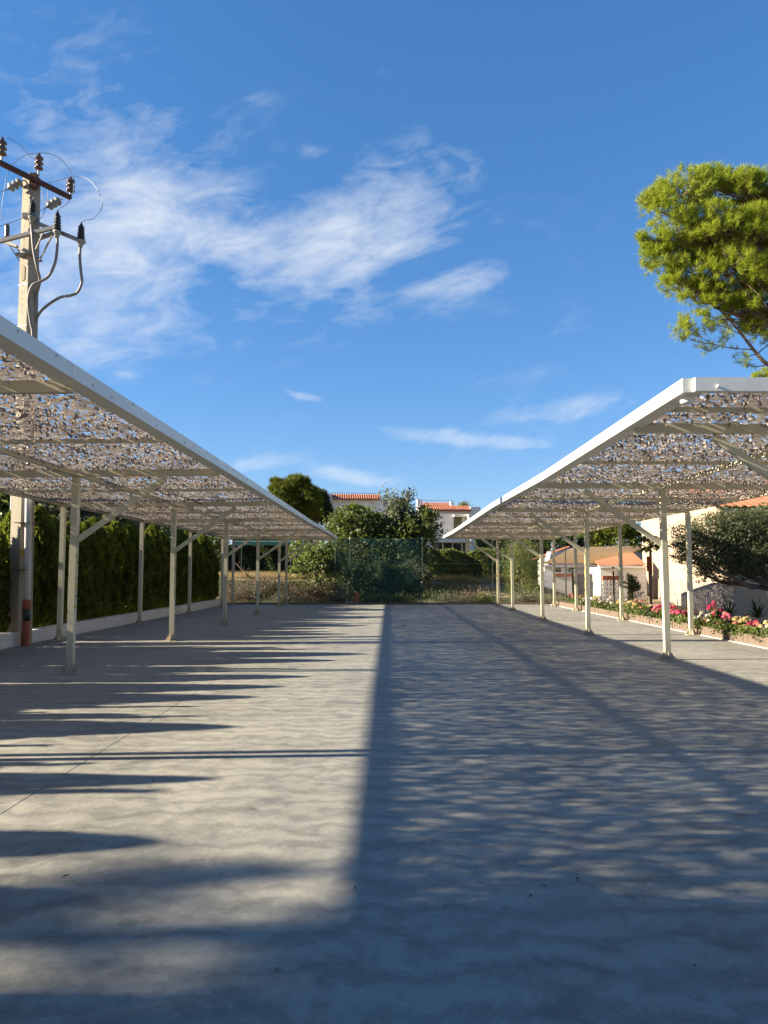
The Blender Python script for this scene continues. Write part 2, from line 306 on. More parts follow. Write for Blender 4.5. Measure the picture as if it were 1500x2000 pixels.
# ------------------------------------------------------------------ builders
def link(name, me, mat, parent=None):
    if mat is not None and not me.materials: me.materials.append(mat)
    o = D.objects.new(name, me); COL.objects.link(o)
    if parent is not None: o.parent = parent
    return o
def tag(o, label=None, cat=None, group=None, kind=None):
    for k, v in (('label', label), ('category', cat), ('group', group), ('kind', kind)):
        if v: o[k] = v
    return o
def empty(name, loc, label, cat, group=None, rz=0.0):
    o = D.objects.new(name, None); COL.objects.link(o); o.location = loc; o.rotation_euler.z = rz
    o.empty_display_size = .2
    return tag(o, label, cat, group)
def origin(o):
    v = Vector((0, 0, 0))
    while o is not None: v += Vector(o.location); o = o.parent
    return v
def np_mesh(name, V, faces_n, flat, mat, parent=None, smooth=False):
    """V (n,3); flat vertex indices; faces_n corner count for every face"""
    V = np.asarray(V, dtype=np.float32)
    if parent is not None: V = V - np.array(origin(parent), dtype=np.float32)
    me = D.meshes.new(name); nf = len(flat)//faces_n
    me.vertices.add(len(V)); me.vertices.foreach_set('co', V.ravel())
    me.loops.add(len(flat)); me.loops.foreach_set('vertex_index', np.asarray(flat, dtype=np.int32))
    me.polygons.add(nf); me.polygons.foreach_set('loop_start', np.arange(nf, dtype=np.int32)*faces_n)
    me.polygons.foreach_set('loop_total', np.full(nf, faces_n, dtype=np.int32))
    if smooth: me.polygons.foreach_set('use_smooth', np.ones(nf, dtype=bool))
    me.update(calc_edges=True); me.validate()
    return link(name, me, mat, parent)
class MB:
    def __init__(s): s.v = []; s.f = []
    def add(s, vs, fs):
        k = len(s.v); s.v += [tuple(p) for p in vs]; s.f += [tuple(i+k for i in f) for f in fs]; return s
    def box(s, x0, x1, y0, y1, z0, z1):
        return s.add([(x0, y0, z0), (x1, y0, z0), (x1, y1, z0), (x0, y1, z0), (x0, y0, z1), (x1, y0, z1), (x1, y1, z1), (x0, y1, z1)],
                     [(0, 3, 2, 1), (4, 5, 6, 7), (0, 1, 5, 4), (1, 2, 6, 5), (2, 3, 7, 6), (3, 0, 4, 7)])
    def cbox(s, x0, x1, y0, y1, z0, z1, c=.01):
        """box with its upper and side edges chamfered"""
        a = [(x0+c, y0), (x1-c, y0), (x1, y0+c), (x1, y1-c), (x1-c, y1), (x0+c, y1), (x0, y1-c), (x0, y0+c)]
        cx, cy = (x0+x1)/2, (y0+y1)/2
        def ins(p): return (p[0]+(c if p[0] < cx else -c), p[1]+(c if p[1] < cy else -c))
        vs = [(*p, z0) for p in a] + [(*p, z1-c) for p in a] + [(*ins(p), z1) for p in a]
        fs = [tuple(range(7, -1, -1)), tuple(range(16, 24))]
        for r in (0, 8): fs += [(r+i, r+(i+1) % 8, r+8+(i+1) % 8, r+8+i) for i in range(8)]
        return s.add(vs, fs)
    def beam(s, p0, p1, w, h, up=(0, 0, 1)):
        p0, p1 = Vector(p0), Vector(p1); d = (p1-p0).normalized(); up = Vector(up)
        x = d.cross(up); x = x.normalized() if x.length > 1e-5 else Vector((1, 0, 0)); y = x.cross(d).normalized()
        vs = []
        for p in (p0, p1):
            for a, b in ((-1, -1), (1, -1), (1, 1), (-1, 1)): vs.append(p + x*(a*w/2) + y*(b*h/2))
        return s.add(vs, [(3, 2, 1, 0), (4, 5, 6, 7), (0, 1, 5, 4), (1, 2, 6, 5), (2, 3, 7, 6), (3, 0, 4, 7)])
    def tube(s, pts, rad, n=6, cap=True):
        pts = [Vector(p) for p in pts]
        if isinstance(rad, (int, float)): rad = [rad]*len(pts)
        vs = []; ref = Vector((0.31, 0.17, 0.93)).normalized()
        for i, p in enumerate(pts):
            d = (pts[min(i+1, len(pts)-1)] - pts[max(i-1, 0)]).normalized()
            a = d.cross(ref)
            if a.length < .05: a = d.cross(Vector((1, 0, 0)))
            a.normalize(); b = d.cross(a)
            for k in range(n):
                t = 2*math.pi*k/n; vs.append(p + (a*math.cos(t)+b*math.sin(t))*rad[i])
        fs = []
        for i in range(len(pts)-1):
            for k in range(n): fs.append((i*n+k, i*n+(k+1) % n, (i+1)*n+(k+1) % n, (i+1)*n+k))
        if cap: fs += [tuple(range(n-1, -1, -1)), tuple((len(pts)-1)*n+k for k in range(n))]
        return s.add(vs, fs)
    def lathe(s, base, prof, n=14, axis=(0, 0, 1)):
        """prof: (radius, height) along axis from base"""
        ax = Vector(axis).normalized(); a = ax.cross(Vector((.3, .9, .1))).normalized(); b = ax.cross(a); base = Vector(base)
        vs = []
        for r, h in prof:
            for k in range(n):
                t = 2*math.pi*k/n; vs.append(base + ax*h + (a*math.cos(t)+b*math.sin(t))*r)
        fs = [(i*n+k, i*n+(k+1) % n, (i+1)*n+(k+1) % n, (i+1)*n+k) for i in range(len(prof)-1) for k in range(n)]
        fs += [tuple(range(n-1, -1, -1)), tuple((len(prof)-1)*n+k for k in range(n))]
        return s.add(vs, fs)
    def build(s, name, mat, parent=None, smooth=False):
        o = origin(parent) if parent is not None else Vector((0, 0, 0))
        me = D.meshes.new(name); me.from_pydata([(x-o.x, y-o.y, z-o.z) for x, y, z in s.v], [], s.f); me.update()
        if smooth: me.polygons.foreach_set('use_smooth', [True]*len(me.polygons))
        return link(name, me, mat, parent)
def curve_pts(ctrl, n=8):
    """Catmull-Rom through control points"""
    c = [Vector(p) for p in ctrl]; c = [c[0]*2-c[1]] + c + [c[-1]*2-c[-2]]; out = []
    for i in range(1, len(c)-2):
        for k in range(n):
            t = k/n; a, b, d, e = c[i-1], c[i], c[i+1], c[i+2]
            out.append(.5*((2*b) + (d-a)*t + (2*a-5*b+4*d-e)*t*t + (3*b-a-3*d+e)*t**3))
    out.append(c[-2]); return out

# foliage ----------------------------------------------------------
def leaf_quads(rng, C, Nrm, size, aspect=.5, spread=.8, fold=.15):
    """one kite-shaped leaf at every centre C, facing roughly Nrm"""
    n = len(C)
    d = rng.normal(size=(n, 3)); d /= np.linalg.norm(d, axis=1)[:, None]
    nn = Nrm*(1-spread) + d*spread; nn /= np.linalg.norm(nn, axis=1)[:, None]+1e-6
    t = rng.normal(size=(n, 3)); t -= nn*(t*nn).sum(1)[:, None]; t /= np.linalg.norm(t, axis=1)[:, None]+1e-6
    b = np.cross(nn, t)
    L = (size*rng.uniform(.6, 1.35, n))[:, None]; W = L*aspect
    V = np.empty((n, 4, 3)); V[:, 0] = C - t*L*.5; V[:, 1] = C + b*W*.5 + nn*L*fold; V[:, 2] = C + t*L*.5; V[:, 3] = C - b*W*.5 + nn*L*fold
    return V.reshape(-1, 3)
def lobes_points(rng, lobes, n, clump=.16, per=26, shell=.55):
    """points in leafy clumps on and inside ellipsoid lobes -> (points, outward normals)"""
    lobes = [(np.array(c, float), np.array(r, float)) for c, r in lobes]
    w = np.array([(r[0]*r[1]*r[2])**(2/3) for c, r in lobes]); w /= w.sum()
    k = max(1, n//per); idx = rng.choice(len(lobes), k, p=w)
    cs = np.array([l[0] for l in lobes])[idx]; rs = np.array([l[1] for l in lobes])[idx]
    d = rng.normal(size=(k, 3)); d /= np.linalg.norm(d, axis=1)[:, None]
    rad = shell + (1.04-shell)*rng.random(k)**.6
    cc = cs + d*rs*rad[:, None]
    m = rs.mean(1)*clump
    cnt = rng.poisson(per, k); rep = np.repeat(np.arange(k), cnt)
    off = rng.normal(size=(len(rep), 3))*(m[rep]*rng.uniform(.7, 1.4, k)[rep])[:, None]
    off[:, 2] *= .75
    pts = cc[rep] + off
    nr = d[rep]*.7 + np.array([0, 0, .5]); nr /= np.linalg.norm(nr, axis=1)[:, None]
    return pts, nr, cc
def limb(mb, a, b, r0, r1, rng, n=5, wob=.06, sides=6):
    a, b = Vector(a), Vector(b); L = (b-a).length
    pts = [a.lerp(b, i/n) + Vector(rng.normal(size=3))*(L*wob*math.sin(math.pi*i/n)) for i in range(n+1)]
    mb.tube(pts, [r0+(r1-r0)*i/n for i in range(n+1)], sides); return pts
def broad_tree(name, base, lobes, label, cat, leaf, n=9000, size=.12, aspect=.55, trunk_r=.14, bark=None, seed=1, group=None,
               clump=.16, per=26, twigs=40, trunk_top=None, lean=None, shell=.5, fork=None):
    rng = np.random.default_rng(seed); root = empty(name, base, label, cat, group)
    pts, nr, cc = lobes_points(rng, lobes, n, clump, per, shell)
    keep = pts[:, 2] > base[2]+.03; pts, nr = pts[keep], nr[keep]
    V = leaf_quads(rng, pts, nr, size, aspect)
    np_mesh('crown', V, 4, np.arange(len(V)), leaf, root)
    mb = MB(); cen = Vector(np.mean([l[0] for l in lobes], 0)); base = Vector(base)
    top = Vector(trunk_top) if trunk_top else base.lerp(cen, .55)
    tp = limb(mb, base - Vector((0, 0, .1)), top, trunk_r, trunk_r*.7, rng, 5, .03, 8)
    for c, r in lobes:
        c = Vector(c); s = tp[-1] if rng.random() < .6 else tp[-2]
        lp = limb(mb, s, c, trunk_r*.5, trunk_r*.18, rng, 5, .07)
        for _ in range(max(2, twigs//len(lobes))):
            d = Vector(rng.normal(size=3)).normalized(); q = c + Vector((d.x*r[0], d.y*r[1], d.z*r[2]))*.92
            limb(mb, lp[rng.integers(2, 6)], q, trunk_r*.13, trunk_r*.03+.003, rng, 4, .08, 4)
    mb.build('trunk', bark or M_BARK, root)
    return root

# ------------------------------------------------------------------ ground and lot
LOT_END = 35.75
def smooth(a, b, x): t = np.clip((x-a)/(b-a), 0, 1); return t*t*(3-2*t)
def tz(x, y):
    x = np.asarray(x, float); y = np.asarray(y, float)
    bank = smooth(36.8, 45, y)*1.15*(1-smooth(7.0, 11, x))
    return -0.06 + bank + smooth(60, 400, y)*2.0
def terrain():
    xs = np.concatenate([np.linspace(-900, -40, 18), np.linspace(-36, 36, 61), np.linspace(40, 900, 18)])
    ys = np.concatenate([np.linspace(-300, -12, 10), np.linspace(-10, 34, 16), np.linspace(35, 50, 46), np.linspace(52, 100, 25), np.linspace(110, 1600, 20)])
    X, Y = np.meshgrid(xs, ys); Z = tz(X, Y)
    rng = np.random.default_rng(4); Z = Z + np.where(Y > 36.8, rng.normal(size=Z.shape)*.05, 0)
    V = np.stack([X, Y, Z], -1).reshape(-1, 3); nx = len(xs); i, j = np.meshgrid(np.arange(nx-1), np.arange(len(ys)-1)); k = (j*nx+i).ravel()
    f = np.stack([k, k+1, k+nx+1, k+nx], 1).ravel()
    tag(np_mesh('ground', V, 4, f, M_GROUND, smooth=True), kind='structure')
terrain()
def lot():
    jx = [-7.55, -2.42, 2.47, 7.37]; jy = [-9.9, -3.65, 2.62, 8.9, 15.3, 21.7, 28.1, LOT_END]
    base = MB().box(jx[0]-.02, jx[-1]+.02, jy[0], jy[-1]+.02, -.22, -.022).build('concrete_lot', M_CONC)
    tag(base, kind='structure'); rng = random.Random(3)
    g = .0014
    for a in range(3):
        for b in range(len(jy)-1):
            dz = rng.uniform(-.0015, .0015)
            MB().cbox(jx[a]+g, jx[a+1]-g, jy[b]+g, jy[b+1]-g, -.02, dz, .003).build('slab', M_CONC, base)
lot()

# ------------------------------------------------------------------ carports
def vnoise(rng, nx, ny, cx, cy):
    """smooth value noise on an nx x ny grid, coarse cells of cx x cy"""
    gx, gy = nx//cx+3, ny//cy+3; g = rng.random((gy, gx))
    x = np.arange(nx)/cx; y = np.arange(ny)/cy; xi = x.astype(int); yi = y.astype(int); fx = x-xi; fy = y-yi
    fx = fx*fx*(3-2*fx); fy = (fy*fy*(3-2*fy))[:, None]
    a = g[yi][:, xi]*(1-fx) + g[yi][:, xi+1]*fx; b = g[yi+1][:, xi]*(1-fx) + g[yi+1][:, xi+1]*fx
    return a*(1-fy)+b*fy
def roof_z(ax): return 3.06 - .006*(ax-2.5)          # underside of the net, ax = |x|
def shade_net(side, y0, y1, rows, root, seed, open_):
    rng = np.random.default_rng(seed); xa, xb = 2.56, 7.28
    dx, dy = .043, .027
    nx, ny = int((xb-xa)/dx), int((y1-y0)/dy)
    gx = np.linspace(xa, xb, nx+1); gy = np.linspace(y0, y1, ny+1)
    X, Y = np.meshgrid(gx, gy)
    inner = np.ones_like(X); inner[0] = inner[-1] = 0; inner[:, 0] = inner[:, -1] = 0
    X = X + rng.uniform(-.42, .42, X.shape)*dx*inner; Y = Y + rng.uniform(-.42, .42, X.shape)*dy*inner
    rows = np.array(rows); t = np.min(np.abs(gy[:, None]-rows[None]), 1)         # sag between rafters
    sag = .05*np.clip(t/1.35, 0, 1)[:, None]*np.sin(np.pi*(gx-xa)/(xb-xa))[None]**.6
    Z = roof_z(X) + .012 - sag + rng.normal(size=X.shape)*.006*inner + (vnoise(rng, nx+1, ny+1, 9, 14)-.5)*.05*inner
    V = np.stack([side*X, Y, Z], -1).reshape(-1, 3)
    i, j = np.meshgrid(np.arange(nx), np.arange(ny)); k = (j*(nx+1)+i)
    Q = np.stack([k, k+1, k+nx+2, k+nx+1], -1)
    p = open_ + .20*(vnoise(rng, nx, ny, 7, 10)-.5) + .16*(vnoise(rng, nx, ny, 34, 60)-.5)
    hole = rng.random((ny, nx)) < np.clip(p, .02, .75)
    hole[:, :1] = hole[:, -1:] = False; hole[:1] = hole[-1:] = False
    keep = Q[~hole].reshape(-1, 4)
    # the tongue cut from every hole hangs from one side of it
    h = Q[hole].reshape(-1, 4); h = h[rng.random(len(h)) < .93]
    n = len(h); e = np.where(rng.random(n) < .5, 1, 3)
    a = V[h[np.arange(n), e]]; b = V[h[np.arange(n), (e+1) % 4]]; c = V[h[np.arange(n), (e+2) % 4]]; d = V[h[np.arange(n), (e+3) % 4]]
    ang = rng.uniform(.75, 1.55, n)[:, None]; sgn = np.where(rng.random(n) < .72, -1, 1)[:, None]
    def swing(q, p):
        w = (q-p)*.85; L = np.linalg.norm(w, axis=1)[:, None]
        return p + w*np.cos(ang) + np.array([[0, 0, 1.0]])*L*np.sin(ang)*sgn
    F_ = np.stack([a, b, swing(c, b), swing(d, a)], 1).reshape(-1, 3)
    allV = np.concatenate([V, F_]); fi = np.arange(n*4)+len(V)
    o = np_mesh('shade_net', allV, 4, np.concatenate([keep.ravel(), fi]), M_NET, root)
    o['kind'] = 'stuff'; o['label'] = 'brown garnished shade net full of small curled cuts'
def carport(side, y0, y1, rows, label, seed, open_, tape_rows):
    xf, xp, xr, xe = 2.50, 4.76, 7.22, 7.30
    root = empty('carport', (side*xp, rows[0], 0), label, 'carport'); rng = random.Random(seed); s = side
    W = .098
    def post(ax, y, top, hz):
        x = s*ax; dx, dy = rng.uniform(-.012, .012), rng.uniform(-.012, .012)
        mb = MB(); h = W/2; lo = [(x-h, y-h), (x+h, y-h), (x+h, y+h), (x-h, y+h)]
        mb.add([(a, b, .012) for a, b in lo] + [(a+dx, b+dy, top) for a, b in lo],
               [(3, 2, 1, 0), (4, 5, 6, 7), (0, 1, 5, 4), (1, 2, 6, 5), (2, 3, 7, 6), (3, 0, 4, 7)])
        o = mb.build('post', M_CREAM, root)
        bp = MB().cbox(x-.14, x+.14, y-.14, y+.14, .002, .014, .003)
        for (ux, uy) in ((1, 0), (-1, 0), (0, 1), (0, -1)):       # four triangular gussets
            n = Vector((-uy, ux, 0))*.005; c = Vector((x, y, 0)); u = Vector((ux, uy, 0))
            q = [c+u*(h-.002)+Vector((0, 0, .014)), c+u*.135+Vector((0, 0, .014)), c+u*.135+Vector((0, 0, .03)), c+u*(h-.002)+Vector((0, 0, .15))]
            bp.add([p+n for p in q]+[p-n for p in q], [(0, 1, 2, 3), (7, 6, 5, 4), (0, 4, 5, 1), (1, 5, 6, 2), (2, 6, 7, 3), (3, 7, 4, 0)])
        bp.build('base_plate', M_CREAM, o)
        if hz:
            t = .0025; z0, z1 = .95, 1.95; fx = x-s*0  # tape on the two faces that look down the aisle
            MB().box(x-h-t, x-h+.001, y-h*.9, y+h*.9, z0, z1).add(
                [(x+h+t, y-h*.9, z0), (x+h+t, y+h*.9, z0), (x+h+t, y+h*.9, z1), (x+h+t, y-h*.9, z1)], [(0, 1, 2, 3)]).build('hazard_tape', M_TAPE, o)
        return o
    for r, y in enumerate(rows):
        post(xp, y, roof_z(xp)-.115, r in tape_rows); post(xr, y, roof_z(xr)-.10, False)
        MB().beam((s*(xe-.05), y, roof_z(xe)-.055), (s*(xf+.085), y, roof_z(xf)-.055), .07, .10).build('rafter', M_CREAM, root)
        b0 = Vector((s*(xp-W/2-.004), y, 1.98)); b1 = Vector((s*(xp-1.36), y, roof_z(xp-1.36)-.14))
        MB().beam(b0 + Vector((0, 0, 0)), b1, .06, .08).build('brace', M_CREAM, root)
    ys = [y0] + list(rows) + [y1]
    for a, b in zip(ys[:-1], ys[1:]):
        if b-a < .3: continue
        w = .046 if a in rows else 0; w2 = .046 if b in rows else 0
        MB().beam((s*xp, a+w, roof_z(xp)-.06), (s*xp, b-w2, roof_z(xp)-.06), .055, .07).build('longitudinal_beam', M_CREAM, root)
        y = (a+b)/2
        if b-a > 1.2: MB().beam((s*(xe-.05), y, roof_z(xe)-.032), (s*(xp+.036), y, roof_z(xp)-.032), .042, .045).beam(
            (s*(xp-.036), y, roof_z(xp)-.032), (s*(xf+.085), y, roof_z(xf)-.032), .042, .045).build('purlin', M_CREAM, root)
    # edge frame in bolted lengths, none quite in line with the next
    fy = np.arange(y0, y1, 5.9).tolist(); fy = [q for q in fy if y1-q > 2] + [y1]
    zz = [roof_z(xf)] + [roof_z(xf) + rng.uniform(-.02, .03) for _ in fy[1:]]; xx = [xf] + [xf + rng.uniform(-.018, .018) for _ in fy[1:]]
    for i in range(len(fy)-1):
        a = Vector((s*xx[i], fy[i]+.004, zz[i])); b = Vector((s*xx[i+1], fy[i+1]-.004, zz[i+1]))
        o = MB().beam(a, b, .085, .12).beam(a+Vector((-s*-.085, 0, -.056)), b+Vector((-s*-.085, 0, -.056)), .085, .006).build('fascia', M_FASCIA, root)
        mb = MB(); k = 10
        for q in range(k):
            p = a.lerp(b, (q+.5)/k + rng.uniform(-.02, .02)) + Vector((-s*.0425, 0, rng.choice((-.02, .03))))
            mb.lathe(p, [(.009, 0), (.009, .006), (.004, .009)], 6, (-s, 0, 0))
            if q % 2: mb.lathe(p+Vector((s*.05, 0, .07-(p.z-a.lerp(b, (q+.5)/k).z))) - Vector((0, 0, .012)), [(.011, 0), (.011, .008), (.004, .012)], 6)
        mb.build('bolt_heads', M_BOLT, o)['kind'] = 'stuff'
    MB().beam((s*xe, y0, roof_z(xe)-.01), (s*xe, y1, roof_z(xe)-.01), .08, .09).build('rear_edge_beam', M_CREAM, root)
    for y in (y0, y1):
        xs = xe-.045, xf+.045
        o = MB().beam((s*xs[0], y, roof_z(xe)+.005), (s*xs[1], y, roof_z(xf)), .08, .116).build('end_beam', M_FASCIA, root)
        mb = MB()
        for q in range(9):
            p = Vector((s*xs[1], y, roof_z(xf))).lerp(Vector((s*xs[0], y, roof_z(xe))), (q+.35)/9)
            mb.lathe(p+Vector((0, -.04, rng.choice((-.02, .028)))), [(.011, 0), (.011, .02), (.004, .026)], 6, (0, -1, 0))
        mb.build('bolt_heads', M_WHITEPL, o)['kind'] = 'stuff'
    shade_net(s, y0+.03, y1-.03, list(rows)+[(a+b)/2 for a, b in zip(ys[:-1], ys[1:])], root, seed, open_)
    return root
LROWS = [.72, 6.15, 11.55, 16.9, 22.3, 27.8, 33.2, 35.45]
RROWS = [8.0, 13.35, 18.6, 24.1, 29.9, 33.9]
carport(-1, .0, 35.9, LROWS, 'long cream steel carport with brown netting along the cypress hedge', 11, .225, {2, 3, 7})
carport(1, 6.35, 35.2, RROWS, 'long cream steel carport with brown netting along the flower bed', 12, .245, {1, 2, 3, 4, 5})
def corner_lamp():
    p = P(1342, 782, 6.55); r = empty('ceiling_lamp', p, 'small white round lamp under the near corner of the right carport', 'lamp')
    MB().lathe((p.x, p.y, p.z-.03), [(.04, 0), (.058, .012), (.058, .055), (.05, .062)], 18).build('housing', M_WHITEPL, r, True)
    MB().lathe((p.x, p.y, p.z-.034), [(.028, 0), (.034, .004)], 18).build('diffuser', M_WHITEPL, r, True)
    MB().lathe((p.x, p.y, p.z+.028), [(.018, 0), (.018, .12)], 10).build('mounting_stem', M_CREAM, r, True)
corner_lamp()
def hanging_cable():
    a, b, c = P(395, 985, 16.9), P(418, 1003, 19.5), P(440, 1000, 22.2)
    mb = MB(); mb.tube(curve_pts([P(360, 972, 15.5), a, b, c, P(452, 988, 22.3)], 6), .012, 5)
    tag(mb.build('loose_cable', M_BLACK, None, True), 'dark cable sagging under the left carport roof', 'cable')
hanging_cable()

M_POLED = surf('darker concrete recess', (.20, .165, .12), (.28, .23, .17), 6, .9, .2)  # niche tone slightly darker than the shaft
# ------------------------------------------------------------------ left edge: kerb, pole
def kerb():
    root = empty('low_kerb_wall', (-7.75, 14, 0), 'low white kerb wall running along the foot of the cypress hedge', 'wall')
    rng = random.Random(5); y = -2.0; segs = [(-2.0, 3.5), (3.5, 9.5), (9.5, 15.9), (16.33, 17.1), (17.1, 23.2), (23.2, 29.4), (29.4, 35.7)]
    for a, b in segs:
        MB().cbox(-7.86+rng.uniform(-.008, .008), -7.60+rng.uniform(-.008, .008), a+.004, b-.004, -.05, .27+rng.uniform(-.008, .008), .02).build('kerb_block', M_KERB, root)
kerb()
PY = 16.15
def utility_pole():
    base = Vector((P(43, 1117, PY).x, PY, 0)); tb = P(62, 345, PY)
    root = empty('utility_pole', base, 'tall concrete power pole with insulators rising above the left carport', 'utility pole')
    # tapered shaft with a recessed web, slightly turned
    TA = R(-24)
    def ring(z, w, d, ox): return [(base.x+ox+a*w*math.cos(TA)-b*d*math.sin(TA), PY+a*w*math.sin(TA)+b*d*math.cos(TA), z) for a, b in ((-1, -1), (1, -1), (1, 1), (-1, 1), (-1, .5), (-1, -.5))]
    H = tb.z; n = 6; mb = MB(); dxt = tb.x-base.x
    rows = [ring(H*i/n - (.1 if i == 0 else 0), .155-.035*i/n, .185-.055*i/n, dxt*i/n) for i in range(n+1)]
    vs = sum(rows, []); fs = [(i*6+k, i*6+(k+1) % 6, (i+1)*6+(k+1) % 6, (i+1)*6+k) for i in range(n) for k in range(6)] + [tuple(range(5, -1, -1)), tuple(n*6+k for k in range(6))]
    mb.add(vs, fs); shaft = mb.build('shaft', M_POLE, root)
    def turn(m):
        def t(p): cx = base.x+dxt*p[2]/H; x, y = p[0]-cx, p[1]-PY; return (cx+x*math.cos(TA)-y*math.sin(TA), PY+x*math.sin(TA)+y*math.cos(TA), p[2])
        m.v = [t(p) for p in m.v]; return m
    Yf = PY-.148
    def face(u, v): return P(u, v, Yf)
    def bands():
        mb = MB()
        for v in (560, 640): 
            c = P(52, v, PY); t = c.z/H; w, d = .155-.035*t+.006, .185-.055*t+.006
            cx = base.x+dxt*t; turn(MB().box(cx-w, cx+w, PY-d, PY+d, c.z-.008, c.z+.008)).build('steel_band', M_GALV, shaft)
        pass
    bands()
    mb = MB(); a = P(49, 548, Yf-.006+.03); b = P(49, 523, Yf-.006+.03)      # cast niche
    w = .045; zc = b.z+.05
    mb.add([(a.x-w, Yf-.002, a.z), (a.x+w, Yf-.002, a.z), (a.x+w, Yf-.002, b.z), (a.x, Yf-.002, zc), (a.x-w, Yf-.002, b.z),
            (a.x-w, Yf+.03, a.z), (a.x+w, Yf+.03, a.z), (a.x+w, Yf+.03, b.z), (a.x, Yf+.03, zc), (a.x-w, Yf+.03, b.z)],
           [(0, 1, 2, 3, 4), (9, 8, 7, 6, 5)] + [(i, (i+1) % 5+0, (i+1) % 5+5, i+5) for i in range(5)])
    cx_ = base.x+dxt*a.z/H; mb.v = [(p[0]-a.x+cx_, p[1]-.004, p[2]) for p in mb.v]; turn(mb).build('cast_niche', M_POLED, shaft)
    mb = MB()
    for v in range(362, 620, 13):
        z_ = P(54, v, Yf).z; t_ = z_/H; mb.lathe((base.x+dxt*t_-.02, PY-(.185-.055*t_)+.012, z_), [(.011, 0), (.011, .016)], 6, (0, -1, 0))
    turn(mb); mb.build('climbing_holes', M_RUST, shaft)['kind'] = 'stuff'
    # top crossarm (rusted), drawn slanting away
    zt = P(66, 352, PY-.16).z
    c0, c1 = Pz(-14, 311, zt), Pz(138, 386, zt)
    MB().beam(c0, c1, .09, .09).build('top_crossarm', M_RUST, root)
    q = P(66, 350, PY-.14); MB().beam(q+Vector((0, 0, -.22)), q+Vector((0, 0, .12)), .15, .10, (0, 1, 0)).build('arm_bracket', M_RUST, root)
    d = (c1-c0).normalized()
    def pin(u, v0, v1, Y):            # three-shed pin insulator on a stem
        b = P(u, v1, Y); t = P(u, v0, Y); h = t.z-b.z
        o = MB().lathe((b.x, b.y, b.z-.02), [(.018, 0), (.018, h*.28)], 8).build('insulator_pin', M_GALV, root)
        prof = [(.03, h*.24)]
        for k in range(3):
            z = h*(.26+.22*k); prof += [(.05, z), (.098, z+.02), (.092, z+.05), (.05, z+.075)]
        prof += [(.03, h*.93), (.022, h)]
        MB().lathe(b, prof, 14).build('shed_stack', M_PORC, o, True)
    pin(3, 268, 316, c0.y+.28); pin(75, 299, 343, PY+.10); pin(137, 345, 386, c1.y-.02)
    def strain(u0, v0, u1, v1, Y0, Y1):   # suspension string lying out along the line
        a, b = P(u0, v0, Y0), P(u1, v1, Y1); L = (b-a).length; ax = (b-a).normalized()
        o = MB().tube([a, a.lerp(b, .2)], .014, 6).tube([a.lerp(b, .85), b], .014, 6).build('strain_clamp', M_GALV, root)
        prof = [(.03, L*.18)]
        for k in range(3): z = L*(.2+.21*k); prof += [(.045, z), (.10, z+.03), (.10, z+.055), (.045, z+.08)]
        prof += [(.02, L*.88)]
        MB().lathe(a, prof, 14, ax).build('shed_stack', M_GLASSI, o, True)
    strain(48, 351, 10, 372, PY-.1, PY-.35); strain(122, 388, 86, 407, PY+.55, PY+.2)
    # lower frame of two galvanised arms, struts
    z2 = P(60, 462, PY-.16).z
    A0, A1 = P(-12, 474, PY-.33), P(108, 444, PY-.40); B0, B1 = P(58, 430, PY-.22), P(166, 474, PY-.20)
    MB().beam(A0, A1, .075, .075).build('lower_crossarm', M_GALV, root)
    MB().beam(B0, B1, .075, .075).build('lower_crossarm', M_GALV, root)
    MB().beam(P(-12, 463, PY-.1), P(56, 492, PY-.26), .07, .07).build('lower_crossarm', M_GALV, root)
    MB().beam(P(70, 468, PY+.15), P(106, 455, PY+.1), .07, .07).build('lower_crossarm', M_GALV, root)
    for (u0, v0, u1, v1) in ((18, 478, 38, 510), (102, 460, 77, 508), (84, 455, 70, 487), (32, 480, 42, 502)):
        MB().beam(P(u0, v0, PY-.24), P(u1, v1, PY-.2), .035, .02).build('strut', M_GALV, root)
    c = P(57, 503, PY); MB().box(c.x-.2, c.x+.2, PY-.215, PY+.2, c.z-.02, c.z+.02).build('clamp_band', M_GALV, root)
    MB().box(P(46, 424, PY-.26).x, P(74, 424, PY-.26).x, PY-.33, PY-.2, P(50, 427, PY-.26).z, P(50, 418, PY-.26).z).build('termination_shelf', M_GALV, root)
    def term(u, v0, v1, Y, rb=.085):       # black ribbed cable termination with metal foot
        t, b = P(u, v0, Y), P(u, v1, Y); h = t.z-b.z; prof = [(rb*.6, 0)]
        for k in range(5): z = h*(.04+.15*k); r = rb*(1-.05*k); prof += [(r*.72, z), (r, z+h*.03), (r, z+h*.06), (r*.72, z+h*.12)]
        prof += [(rb*.35, h*.86), (.018, h*.9), (.014, h)]
        o = MB().lathe(b, prof, 14).build('cable_termination', M_BLACK, root, True)
        MB().lathe(b+Vector((0, 0, -.17)), [(.03, 0), (.05, .03), (.06, .1), (.085, .12), (.085, .16), (.04, .17)], 12).build('metal_foot', M_GALV, o, True)
        return t, b
    t0 = term(63, 390, 422, PY-.30); t1 = term(111.5, 410, 450, PY-.38); t2 = term(158, 434, 468, PY-.21)
    o = MB().lathe(P(13.5, 464, PY-.33), [(.04, 0), (.05, .02)] + sum([[(.055, .03+.05*k), (.04, .055+.05*k)] for k in range(5)], []) + [(.03, .30)], 12).build('surge_arrester', M_PORC, root, True)
    # cables and jumper wires
    def cab(pts, r, nm, mat): MB().tube(curve_pts([P(*p) for p in pts], 7), r, 7).build(nm, mat, root, True)
    y = PY-.3
    cab([(61, 440, y-.02), (63, 458, y-.12), (66, 490, y-.12), (73, 525, y-.08), (78, 548, y+.1), (72, 575, y+.28), (68, 612, y+.34), (66, 660, y+.36), (62, 760, y+.3)], .03, 'power_cable', M_CABLE)
